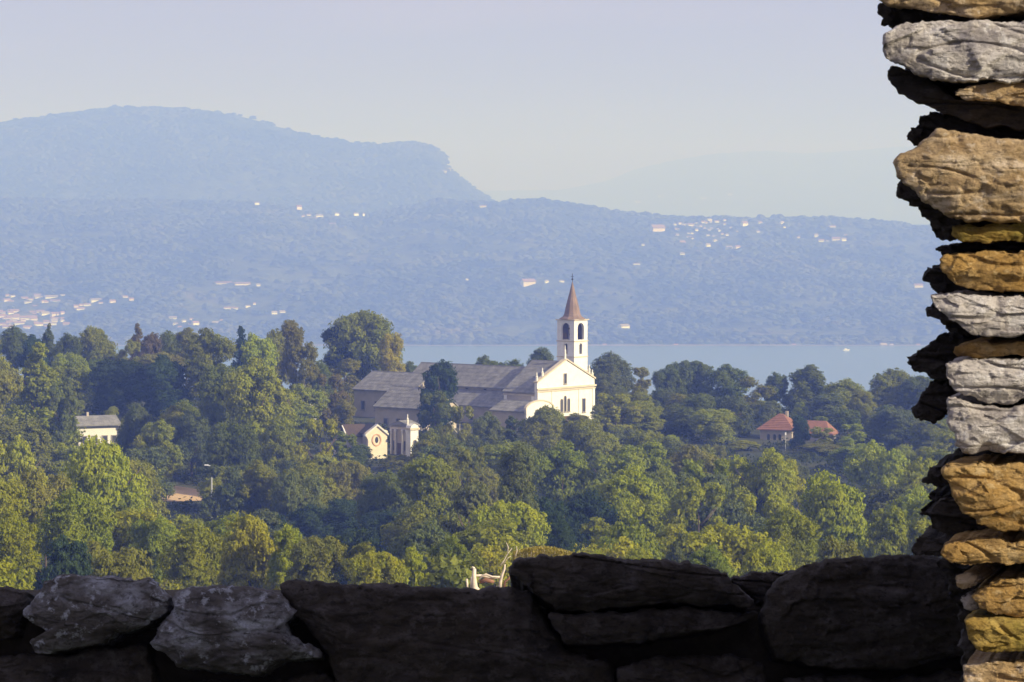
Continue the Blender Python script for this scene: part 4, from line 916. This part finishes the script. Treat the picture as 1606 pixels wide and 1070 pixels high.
HERO = [
 # back row at the left skyline
 (22, 508, 62, 740, 'round', 'dark', 'dark green broadleaf tree at the left edge of the skyline row'),
 (-38, 510, 80, 730, 'round', 'mid', None),
 (76, 506, 44, 745, 'conifer', 'dark', 'dark pointed conifer tip between round crowns on the left skyline'),
 (52, 524, 60, 705, 'round', 'deep_and_shade', 'low dark round tree in front of the left skyline conifer'),
 (108, 520, 52, 720, 'round', 'dark', 'narrow dark tree right of the left skyline conifer'),
 (152, 510, 84, 735, 'wide', 'mid', 'domed green tree top on the left skyline before the brown conifer'),
 (216, 506, 48, 740, 'conifer', 'brown', 'brownish pointed conifer standing above the left skyline'),
 (236, 520, 46, 728, 'tall', 'rust', 'brownish tree beside the yellow one on the skyline'),
 (204, 531, 44, 716, 'irregular', 'yellow', 'small yellowing tree below the brownish conifer'),
 (262, 517, 54, 735, 'round', 'dark', 'dark green tree right of the brownish one'),
 (292, 513, 60, 735, 'round', 'mid', 'mid green skyline tree left of the bright maple'),
 (378, 510, 54, 735, 'conifer', 'deep_and_shade', 'dark conifer tip rising behind the two bright maples'),
 (328, 513, 90, 640, 'round', 'mid', 'large green maple with leafy layered crown left of the yellow green one'),
 (402, 520, 78, 640, 'tall', 'bright', 'bright yellow green maple on the left skyline'),
 (430, 515, 70, 700, 'round', 'olive', 'olive tree between the bright maple and the pale poplar'),
 (458, 500, 46, 676, 'tall', 'olive', 'tall pale olive poplar left of the gap to the lake'),
 (474, 535, 60, 672, 'irregular', 'olive', 'loose olive tree leaning below the tall poplar'),
 (502, 565, 60, 690, 'round', 'dark', 'dark tree filling the foot of the lake gap'),
 (568, 485, 122, 740, 'round', 'mid', 'big round green tree standing alone above the church roofs'),
 (532, 505, 60, 738, 'round', 'deep_and_shade', 'shade coloured left half crown merging with the big round tree'),
 (614, 520, 46, 725, 'tall', 'yellow', 'yellow green narrow tree on the right flank of the big round tree'),
 (540, 560, 70, 712, 'irregular', 'olive', 'low olive tree under the big round tree'),
 (640, 566, 50, 760, 'round', 'dark', 'small dark tree behind the roof ridge right of the round tree'),
 # left flank, big layered trees
 (60, 535, 150, 575, 'conifer', 'mid', 'broad layered green cedar on the far left above the long house'),
 (-20, 545, 110, 560, 'round', 'olive', 'olive green tree cut by the left frame edge'),
 (108, 668, 40, 585, 'irregular', 'grey', 'small grey green tree before the left end of the long house'),
 (100, 590, 60, 560, 'irregular', 'grey', 'grey green branches just left of the long house'),
 (400, 560, 120, 560, 'round', 'mid', 'large green tree under the bright maple'),
 (345, 570, 95, 575, 'round', 'dark', 'dark leafy tree with light speckles under the green maple'),
 (432, 596, 50, 600, 'irregular', 'brown', 'brownish tree beside the left end of the white house'),
 (520, 585, 70, 640, 'irregular', 'brown', 'brown olive tree left of the low church wing'),
 (540, 625, 50, 632, 'round', 'olive', 'small olive tree against the left end of the church wing'),
 (300, 640, 90, 560, 'round', 'grey', 'grey green tree right of the long house'),
 (216, 630, 66, 572, 'wide', 'grey', 'grey feathery tree over the right end of the long house'),
 (250, 655, 70, 550, 'tall', 'mid', 'green tree left of the lamp post clearing'),
 (360, 660, 110, 520, 'round', 'dark', 'dark tree above the sandy clearing'),
 (430, 652, 110, 540, 'wide', 'mid', 'wide green tree below the white house'),
 (500, 655, 90, 530, 'irregular', 'bright', 'light green tree left of the garden wall'),
 (545, 720, 80, 500, 'round', 'olive', 'rounded olive tree below the garden wall'),
 # near the church
 (691, 562, 70, 640, 'tall', 'deep_and_shade', 'tall dark tree standing in front of the nave roof'),
 (682, 612, 60, 632, 'irregular', 'dark', 'dark lower branches of the tree group before the cloister roof'),
 (722, 635, 66, 590, 'irregular', 'olive', 'thin olive birch with pale trunk in front of the aisle'),
 (765, 645, 60, 600, 'round', 'grey', 'grey green tree below the aisle roof'),
 (850, 634, 100, 600, 'wide', 'olive', 'domed olive tree hiding the foot of the facade'),
 (915, 655, 80, 580, 'round', 'mid', 'green tree right of the domed olive tree'),
 (805, 652, 60, 610, 'irregular', 'dark', 'dark tree under the small arched chapel'),
 (762, 556, 70, 735, 'wide', 'dark', 'dark treetop behind the nave ridge'),
 (802, 562, 80, 735, 'wide', 'dark', 'low dark treetop behind the nave ridge near the tower'),
 (848, 543, 64, 735, 'wide', 'dark', 'dark treetop just left of the bell tower'),
 # right skyline
 (958, 549, 84, 725, 'round', 'grey', 'grey green domed tree directly right of the bell tower'),
 (1004, 575, 60, 700, 'irregular', 'olive', 'olive tree sloping down right of the domed tree'),
 (945, 585, 50, 690, 'tall', 'grey', 'slender grey tree beside the facade corner'),
 (1082, 564, 84, 735, 'round', 'grey', 'first rounded crown of the skyline clump right of the church'),
 (1048, 572, 56, 728, 'round', 'dark', 'dark crown at the left of the right skyline clump'),
 (1140, 570, 80, 730, 'round', 'dark', 'second rounded crown of the right skyline clump'),
 (1186, 590, 60, 720, 'irregular', 'olive', 'yellow olive tree above the villa roof'),
 (1218, 582, 50, 735, 'wide', 'dark', 'small dark crown left of the large right skyline tree'),
 (1268, 571, 94, 735, 'round', 'dark', 'large dark rounded skyline tree behind the villa'),
 (1325, 592, 80, 720, 'round', 'mid', 'green tree right of the large rounded skyline tree'),
 (1298, 615, 60, 700, 'tall', 'grey', 'grey upright tree right of the villa'),
 (1352, 610, 50, 690, 'tall', 'olive', 'olive upright tree between the villa and the wall'),
 (1394, 577, 92, 730, 'round', 'mid', 'broad green skyline tree nearest the stone wall'),
 (1450, 588, 90, 725, 'round', 'dark', 'dark green tree behind the projecting stones'),
 (1520, 590, 100, 725, 'round', 'mid', None),
 (1010, 628, 70, 640, 'tall', 'bright', 'light green upright tree right of the church in the second row'),
 (1065, 632, 80, 650, 'round', 'dark', 'dark tree in the second row right of the light upright one'),
 (1120, 640, 90, 640, 'round', 'mid', 'mid green tree two crowns left of the villa'),
 (1160, 632, 54, 655, 'irregular', 'grey', 'grey green tree touching the villa on its left'),
 (1254, 650, 36, 636, 'tall', 'deep_and_shade', 'dark slim tree splitting the villa roof in two'),
 (1336, 664, 70, 630, 'irregular', 'mid', 'green tree right of the villa hiding its lower wing'),
 (1400, 640, 90, 640, 'round', 'grey', 'grey green tree below the broad skyline tree'),
 (1460, 650, 80, 630, 'round', 'mid', 'green tree half behind the grey slabs of the wall'),
 # middle ground
 (165, 682, 175, 370, 'wide', 'bright', 'big rounded yellow green tree on the left in front of the long house'),
 (192, 704, 90, 390, 'round', 'bright', 'yellow green crown on the right side of the big rounded tree'),
 (20, 680, 150, 430, 'wide', 'bright', 'flat topped yellow green tree at the left edge below the cedar'),
 (70, 730, 110, 330, 'round', 'olive', 'olive green tree below the flat topped tree'),
 (-20, 745, 150, 300, 'round', 'yellow', 'yellowing tree at the left edge halfway down'),
 (120, 760, 140, 290, 'round', 'bright', 'light green tree below the big rounded tree'),
 (240, 805, 90, 300, 'round', 'mid', 'green tree below the sandy clearing'),
 (366, 748, 84, 470, 'round', 'grey', 'grey green tree right of the sandy clearing'),
 (408, 720, 80, 470, 'round', 'mid', 'green tree right of the lamp post'),
 (470, 735, 90, 450, 'round', 'grey', 'grey green tree at the edge of the dark hollow'),
 (672, 712, 120, 400, 'tall', 'mid', 'tall sunlit green tree below the portico building'),
 (600, 735, 90, 440, 'round', 'dark', 'dark shaded tree below the peach chapel'),
 (736, 700, 70, 430, 'irregular', 'olive', 'olive tree with sunny tip right of the tall green tree'),
 (812, 690, 80, 360, 'tall', 'grey', 'tall grey green thinning tree in the centre of the slope'),
 (880, 690, 120, 470, 'round', 'mid', 'green tree below the facade in the middle slope'),
 (985, 725, 140, 380, 'round', 'bright', 'large bright tree in the middle of the right slope'),
 (1095, 745, 120, 370, 'irregular', 'mid', 'leafy tree right of the large bright tree'),
 (1190, 700, 120, 430, 'round', 'bright', 'light green rounded tree below the villa'),
 (1300, 735, 170, 350, 'wide', 'bright', 'broad yellow green tree on the right slope'),
 (1400, 790, 130, 320, 'wide', 'bright', 'spreading yellow green tree beside the dark wall stones'),
 (1380, 690, 110, 520, 'round', 'bright', 'light green tree below the grey green one near the wall'),
 (545, 780, 120, 455, 'wide', 'deep_and_shade', 'shade coloured tree in the dark hollow left of the tall sunlit tree'),
 (610, 800, 110, 430, 'round', 'deep_and_shade', 'shade coloured tree in the dark hollow against the tall sunlit tree'),
 (485, 790, 100, 440, 'round', 'deep_and_shade', 'shade coloured tree at the left end of the dark hollow'),
 (560, 826, 130, 330, 'wide', 'deep_and_shade', 'low shade coloured tree at the bottom of the dark hollow'),
 (870, 800, 90, 330, 'round', 'deep_and_shade', 'shade coloured tree left of the large bright tree'),
 (100, 838, 140, 235, 'wide', 'deep_and_shade', 'shade coloured tree above the left end of the low wall'),
 (185, 562, 120, 645, 'round', 'deep_and_shade', 'shade coloured tree behind the roof of the long house'),
 (258, 556, 110, 640, 'round', 'deep_and_shade', 'shade coloured tree behind the right end of the long house'),
 (560, 696, 64, 598, 'wide', 'dark', 'dark low tree below the annex roof'),
 (625, 712, 70, 596, 'wide', 'olive', 'low olive bush at the foot of the portico building'),
 (1168, 690, 66, 632, 'wide', 'mid', 'low green tree at the left foot of the villa'),
 (1290, 694, 90, 628, 'wide', 'olive', 'low olive green tree at the right foot of the villa'),
 (1335, 700, 80, 600, 'round', 'mid', 'mid green low tree right of the villa garden'),
 (905, 647, 60, 645, 'wide', 'olive', 'low olive bushy tree hiding the foot of the facade'),
 (866, 640, 56, 648, 'wide', 'mid', 'low green bushy tree before the arched chapel gable'),
 (538, 676, 56, 604, 'irregular', 'mid', 'green tree covering the left end of the annex'),
 (206, 646, 50, 578, 'wide', 'mid', 'green tree covering the right porch of the long house'),
 (1292, 668, 50, 634, 'irregular', 'mid', 'green tree partly hiding the lower wing of the villa'),
 # near row above the low wall
 (400, 800, 170, 260, 'wide', 'yellow', 'wide bright yellow green tree above the low wall left of centre'),
 (310, 815, 120, 270, 'round', 'bright', 'bright green crown left of the wide yellow green tree'),
 (180, 862, 150, 230, 'wide', 'olive', 'olive domed tree just above the low wall at left'),
 (20, 800, 110, 250, 'round', 'bright', 'bright green tree at the left edge just above the wall'),
 (500, 838, 110, 240, 'round', 'olive', 'olive tree above the second capping slab'),
 (590, 862, 100, 225, 'round', 'yellow', 'low yellow tree above the long flat slab'),
 (650, 855, 80, 235, 'irregular', 'bright', 'bright shrubby tree left of the bleached snag'),
 (705, 840, 80, 250, 'round', 'mid', 'green tree behind the bleached snag'),
 (450, 820, 60, 255, 'tall', 'bright', 'small upright bright tree top beside the wide yellow green tree'),
 (560, 848, 60, 240, 'irregular', 'olive', 'small olive tinged tree above the low wall'),
 (935, 862, 50, 250, 'round', 'bright', 'small bright bush above the split slab'),
 (1005, 855, 70, 245, 'round', 'yellow', 'yellowish bush above the split slab, right of the bright bush'),
 (1110, 850, 90, 245, 'round', 'mid', 'green bush where the capping stones dip'),
 (1065, 835, 80, 270, 'irregular', 'grey', 'grey green bush behind the yellowish bush'),
 (1200, 845, 120, 240, 'wide', 'bright', 'wide light green bush left of the large dark capping stone'),
 (1320, 838, 160, 240, 'wide', 'olive', 'flat spreading green tree right above the large dark capping stone'),
 (1240, 790, 110, 290, 'round', 'bright', 'rounded light green tree above the wide light green bush'),
]
# coarse visibility grid (photo pixels / 6) so trees wholly hidden behind nearer ones are left out
GX, GY = 290, 180
def cell(px, py): return int((px+70)/6), int(py/6)
cover = []
def disc(px, ytop, w, h):
    yy, xx = np.mgrid[0:GY, 0:GX]
    return (((xx*6-70-px)/(w/2+1))**2+((yy*6-(ytop+h/2))/(h/2+1))**2) <= 1
rows = []
rt = random.Random(11)
for h_ in HERO: rows.append(dict(px=h_[0], yt=h_[1], w=h_[2], D=h_[3], kind=h_[4], c=h_[5], label=h_[6], hero=True))
env_near = [(-100, 560), (0, 570), (95, 650), (100, 694), (215, 694), (240, 650), (320, 590), (425, 610), (430, 658), (505, 658), (530, 694), (560, 722), (660, 722), (672, 660), (790, 655), (850, 650), (960, 665), (1170, 668), (1176, 708), (1300, 708), (1310, 660), (1700, 650)]
env_far = [(-100, 515), (0, 515), (300, 522), (420, 530), (470, 560), (500, 585), (560, 590), (640, 590), (750, 575), (870, 570), (935, 570), (1050, 585), (1170, 600), (1230, 600), (1360, 605), (1420, 600), (1700, 600)]
def ei(e, x): return float(np.interp(x, [a[0] for a in e], [a[1] for a in e]))
def zone(px, D):
    if D > 620: return ('on the hilltop left of the church', 'hilltop woods left of the church') if px < 540 else ('on the hilltop right of the church', 'hilltop woods right of the church') if px > 930 else ('behind the church', 'woods behind the church')
    s = 'upper' if D > 470 else 'middle' if D > 330 else 'lower'
    if px < 330: return (f'on the {s} slope below the long white house', f'{s} slope below the long white house')
    if px < 640: return (f'on the {s} slope below the peach chapel', f'{s} slope below the peach chapel')
    if px < 960: return (f'on the {s} slope below the church facade', f'{s} slope below the church facade')
    return (f'on the {s} slope below the red roofed villa', f'{s} slope below the red roofed villa')
taken = [(at(r_['px'], r_['yt'], r_['D']).x, r_['D'], r_['w']*r_['D']/F) for r_ in rows]
def blocked(x, y, W):
    p = Vector((x, y, 0))-Fo; a = p.dot(tv); b = -p.dot(nv)
    if -34-W*.4 < a < 13+W*.3 and -7 < b < 56: return True
    for (qx, qy, rad) in ((at(589, 700, 612).x, 614, 8), (at(634, 700, 618).x, 618, 9), (at(650, 700, 611).x, 611, 6), (at(555, 700, 617).x, 617, 9), (at(1232, 700, 650).x+1, 654, 12), (at(158, 690, 600).x, 603, 11), (at(466, 650, 650).x, 653, 9), (at(280, 780, 540).x, 542, 15)):
        if math.hypot(x-qx, y-qy) < rad+W*.35: return True
    return False
tries = 0
D = 150.0
cand = []
while D < 860:
    step = 6.6+D*.0055
    u = -.172
    while u < .172:
        px = 803+u*F+rt.uniform(-1, 1)*step/D*F*.4; d = D+rt.uniform(-1, 1)*step*.45
        cand.append((px, d)); u += step*1.05/D
    D += step
LISTK = ['round', 'round', 'wide', 'tall', 'irregular', 'round']
for px, d in cand:
    if d > 790 and False: continue
    W = rt.uniform(7.5, 13); x = (px-803)/F*d
    if blocked(x, d, W): continue
    if any(math.hypot(x-a, d-b) < (W+c)*.285 for a, b, c in taken): continue
    g = gz(x, d); H = rt.uniform(9, 14.5) if d < 640 else rt.uniform(9, 14)
    yt = 300+(EYE-g-H)/d*F
    # the clearing and its lamp stay in view
    if 225 < px < 355 and 260 < d < 532: ymin = 806
    elif d < 625 or (530 < px < 950 and d < 700): ymin = ei(env_near, px)+rt.uniform(0, 14)
    else: ymin = ei(env_far, px)+rt.uniform(2, 20)
    if 800 < px < 925 and 400 < d < 640: ymin = max(ymin, 668)
    if d < 210: ymin = max(ymin, 868)
    elif d < 300: ymin = max(ymin, 815)
    for lo, hi, dn, df, ym in ((455, 650, 300, 430, 830), (830, 925, 280, 360, 850), (360, 470, 300, 420, 800)):
        if lo < px < hi and dn < d < df: ymin = max(ymin, ym)
    if any(r_['hero'] and d < r_['D']-6 and abs(px-r_['px']) < r_['w']*.5 and yt < r_['yt']+r_['w']*.62 for r_ in rows):
        ymin = max([ymin]+[r_['yt']+r_['w']*.62 for r_ in rows if r_['hero'] and d < r_['D']-6 and abs(px-r_['px']) < r_['w']*.5])
    if yt < ymin:
        yt = ymin; H = (EYE-g)-(yt-300)/F*d
        if H < 2.8: continue
        W = min(W, H*1.15)
    w = W*F/d; kd = rt.choice(LISTK)
    if d > 640: c = rt.choice(['dark', 'mid', 'grey', 'mid', 'olive'])
    elif d > 430: c = rt.choice(['mid', 'grey', 'mid', 'bright', 'mid', 'olive'])
    elif d > 280: c = rt.choice(['mid', 'bright', 'mid', 'bright', 'grey', 'olive'])
    else: c = rt.choice(['bright', 'yellow', 'bright', 'mid', 'olive'])
    if (430 < px < 650 and 300 < d < 460) or (800 < px < 930 and 270 < d < 420): c = 'deep_and_shade'  # shade of the hollows is put into the leaf colour
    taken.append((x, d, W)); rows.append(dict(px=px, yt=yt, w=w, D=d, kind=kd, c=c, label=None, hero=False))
rows.sort(key=lambda r_: r_['D'])
mask = np.zeros((GY, GX), bool); yy, xx = np.mgrid[0:GY, 0:GX]
mask |= (yy*6 > np.interp(xx*6-70, [-70, 270, 440, 800, 900, 1130, 1250, 1500, 1700], [915, 918, 915, 920, 875, 900, 892, 880, 880])); mask |= (xx*6-70) > 1500
LM = [(60,560,'the layered cedar'),(158,660,'the long white house'),(76,510,'the pointed skyline conifer'),(216,510,'the brownish skyline conifer'),(328,560,'the large skyline maple'),(402,560,'the yellow green skyline maple'),(458,520,'the tall pale poplar'),(568,530,'the big round tree'),(466,640,'the white house among trees'),(589,695,'the peach chapel'),(640,690,'the portico building'),(690,640,'the dark tree before the nave'),(780,640,'the aisle roof'),(890,620,'the church facade'),(1268,600,'the skyline tree behind the villa'),(1215,675,'the red roofed villa'),(1394,610,'the broad skyline tree near the pillar'),(1450,640,'the projecting dark stones'),(1440,780,'the jagged dark stones'),(280,778,'the sandy clearing'),(332,745,'the grey lamp post'),(165,730,'the big rounded yellow green tree'),(20,700,'the flat topped tree'),(672,780,'the tall sunlit tree'),(560,820,'the dark hollow'),(812,740,'the tall thinning tree'),(985,780,'the large bright tree'),(1190,740,'the rounded tree below the villa'),(1300,780,'the broad yellow green tree'),(400,840,'the wide bright tree'),(180,880,'the domed olive tree'),(765,900,'the bleached dead tree'),(850,870,'the dry shrub'),(1110,880,'the dip in the low wall'),(1320,870,'the flat spreading tree')]
used_labels = set()
def place_label(base, px, py):
    for x, y_, n in sorted(LM, key=lambda l: (l[0]-px)**2+(l[1]-py)**2):
        dx, dy = px-x, py-y_; d_ = math.hypot(dx, dy); w_ = []
        if abs(dy) > .42*d_: w_.append('above' if dy < 0 else 'below')
        if abs(dx) > .42*d_: w_.append('left of' if dx < 0 else 'right of')
        rel = ' and '.join(w_) if w_ else 'beside'
        lab = f"{base} {'close ' if d_ < 40 else 'well ' if d_ > 90 else ''}{rel} {n}"
        if lab not in used_labels: used_labels.add(lab); return lab
CW = {'dark': 'dark green', 'mid': 'mid green', 'bright': 'light green', 'yellow': 'yellowish', 'olive': 'olive green', 'brown': 'brownish', 'rust': 'reddish', 'grey': 'grey green', 'deep_and_shade': 'shade coloured'}
SW = {'round': 'round crowned', 'wide': 'spreading', 'tall': 'upright', 'irregular': 'loose crowned', 'conifer': 'pointed'}
nt_ = 0
for r_ in rows:
    p = at(r_['px'], r_['yt'], r_['D']); g = gz(p.x, p.y); hp_ = (p.z-g)*F/r_['D']
    dm = disc(r_['px'], r_['yt'], r_['w'], hp_)
    vis = (dm & ~mask).sum()/max(1, dm.sum())
    if dm.sum() == 0 or (vis < .10 and not r_['label']) or (dm & ~mask).sum() < 4: 
        continue
    core = disc(r_['px'], r_['yt']+hp_*.04, r_['w']*.86, hp_*.95); mask |= core
    if r_['label']: lab, grp = r_['label'], None
    else:
        z_, gr = zone(r_['px'], r_['D']); lab = place_label(f"{CW[r_['c']]} {SW[r_['kind']]} tree", r_['px'], r_['yt']+r_['w']*.5); grp = f"{CW[r_['c']]} {SW[r_['kind']]} trees, {gr}"
    tree(r_['px'], r_['yt'], r_['w'], r_['D'], r_['kind'], r_['c'], lab, grp, cb=.04 if r_['D'] < 660 else .1, pale='pale trunk' in lab or 'poplar' in lab)
    nt_ += 1
print('TREES', nt_, 'candidates', len(rows))
# undergrowth: shrub layer covering the ground between the trees
r2 = np.random.default_rng(3); P = []; N = []; S_ = []
n_c = 9500
for i in range(n_c):
    d = 110+(r2.uniform()**.8)*720; x = r2.uniform(-.175, .175)*d
    if blocked(x, d, 1.0): continue
    g = gz(x, d); R_ = r2.uniform(.9, 2.3); k = 26
    gg = r2.normal(size=(k, 3)); gg /= np.linalg.norm(gg, axis=1)[:, None]; gg[:, 2] = np.abs(gg[:, 2])
    P.append(np.array([x, d, g])+gg*R_*np.array([1.3, 1.3, .8])); N.append(gg+r2.normal(size=(k, 3))*.4); S_.append(np.full(k, .34))
V, Fq = leaf_quads(np.concatenate(P), np.concatenate(N), np.concatenate(S_), r2)
ug = link('undergrowth', mesh_np('undergrowth', V, Fq), M['leaf']); ug.color = (.06, .075, .022, 1); tag(ug, 'low green undergrowth between the trees', 'undergrowth', kind='stuff')

# bleached dead snag and dry stems just beyond the low wall
sn0 = at(765, 905, 80); gsn = gz(sn0.x, sn0.y)
sn = tag(empty('dead_tree', (sn0.x, sn0.y, gsn)), 'bleached dead tree with broken white stubs and rusty bark showing above the low wall', 'dead tree')
def sp(px, py, dy=0): p = at(px, py, 80+dy); return (p.x-sn0.x, p.y-sn0.y, p.z-gsn)
MB().tube([(0, .3, -.3), (.05, .2, 4), sp(762, 985), sp(756, 940), sp(744, 922), sp(743, 905), sp(744, 892)], [.34, .28, .2, .13, .09, .062, .045], 9).build('trunk', M['deadwood'], sn, True)
def br(pts, rad, mt='deadwood'): MB().tube([sp(*q_) for q_ in pts], rad, 7).build('branch', M[mt], sn, True)
br([(733, 925), (732.5, 915), (732, 908)], [.03, .03, .025]); br([(744, 892), (741, 890), (738.5, 893)], [.04, .035, .02])
br([(744, 903), (752, 903, .1), (760, 904, .15), (770, 907, .1), (784, 905)], [.03, .035, .04, .04, .03])
br([(750, 912), (755, 904), (762, 901), (772, 905), (788, 905)], [.02, .025, .03, .03, .02])
br([(752, 913), (762, 910), (775, 913)], [.04, .06, .04], 'rust')
br([(784, 924), (785, 912), (788, 900), (791, 893), (792, 885)], [.045, .04, .035, .028, .015])
br([(790, 925), (792, 912), (798, 908), (800, 903)], [.03, .03, .025, .012], 'rust'); br([(802, 914), (806, 917), (805, 923)], [.03, .025, .02])
br([(784, 888), (790, 880), (796, 869), (803, 860)], [.015, .013, .01, .006]); br([(796, 869), (797, 858), (794, 851)], [.012, .01, .006]); br([(808, 874), (811, 864), (810, 857)], [.012, .01, .005])
br([(786, 889), (797, 875), (802, 872)], [.012, .01, .006]); br([(777, 924), (780, 920)], [.04, .03]); br([(740, 925), (741, 905)], [.05, .05])
dg0 = at(850, 890, 82)
P = []; dgm = MB(); r3 = random.Random(4)
dg = tag(empty('dry_shrub', (dg0.x, dg0.y, gz(dg0.x, dg0.y))), 'dry yellow upright stems rising behind the split capping slab', 'shrub')
zg = dg.location.z
m_st = MB(); top = at(850, 862, 82).z-zg
m_st.tube([(0, 0, -.2), (.1, 0, top*.55), (.05, 0, top-.8)], [.14, .09, .04], 6)
for i in range(95):
    px_ = r3.uniform(806, 896); py_ = 856+8*((px_-850)/45)**2+r3.uniform(0, 9); q1 = at(px_, py_, 82+r3.uniform(-.6, .6)); q0 = Vector((q1.x+r3.uniform(-.12, .12), q1.y, q1.z-r3.uniform(.5, 1.1)))
    o_ = Vector((dg0.x, dg0.y, zg)); m_st.tube([(.05, 0, top-1.4), q0-o_, q1-o_], [.012, .009, .004], 4)
m_st.build('stems', M['deadwood'], dg)['kind'] = 'stuff'
lp_ = []; ln = []
for i in range(1500):
    px_ = r3.uniform(805, 897); py_ = 857+9*((px_-850)/45)**2+abs(r3.gauss(0, 9)); q1 = at(px_, py_, 82+r3.uniform(-.7, .7)); lp_.append((q1.x-dg0.x, q1.y-dg0.y, q1.z-zg)); ln.append((r3.gauss(0, 1), r3.gauss(0, 1), r3.gauss(0, .4)))
V, Fq = leaf_quads(np.array(lp_), np.array(ln), .035, np.random.default_rng(5))
o = link('leaves', mesh_np('dry_leaves', V, Fq), M['leaf'], dg); o.color = (.30, .27, .07, 1); o['kind'] = 'stuff'
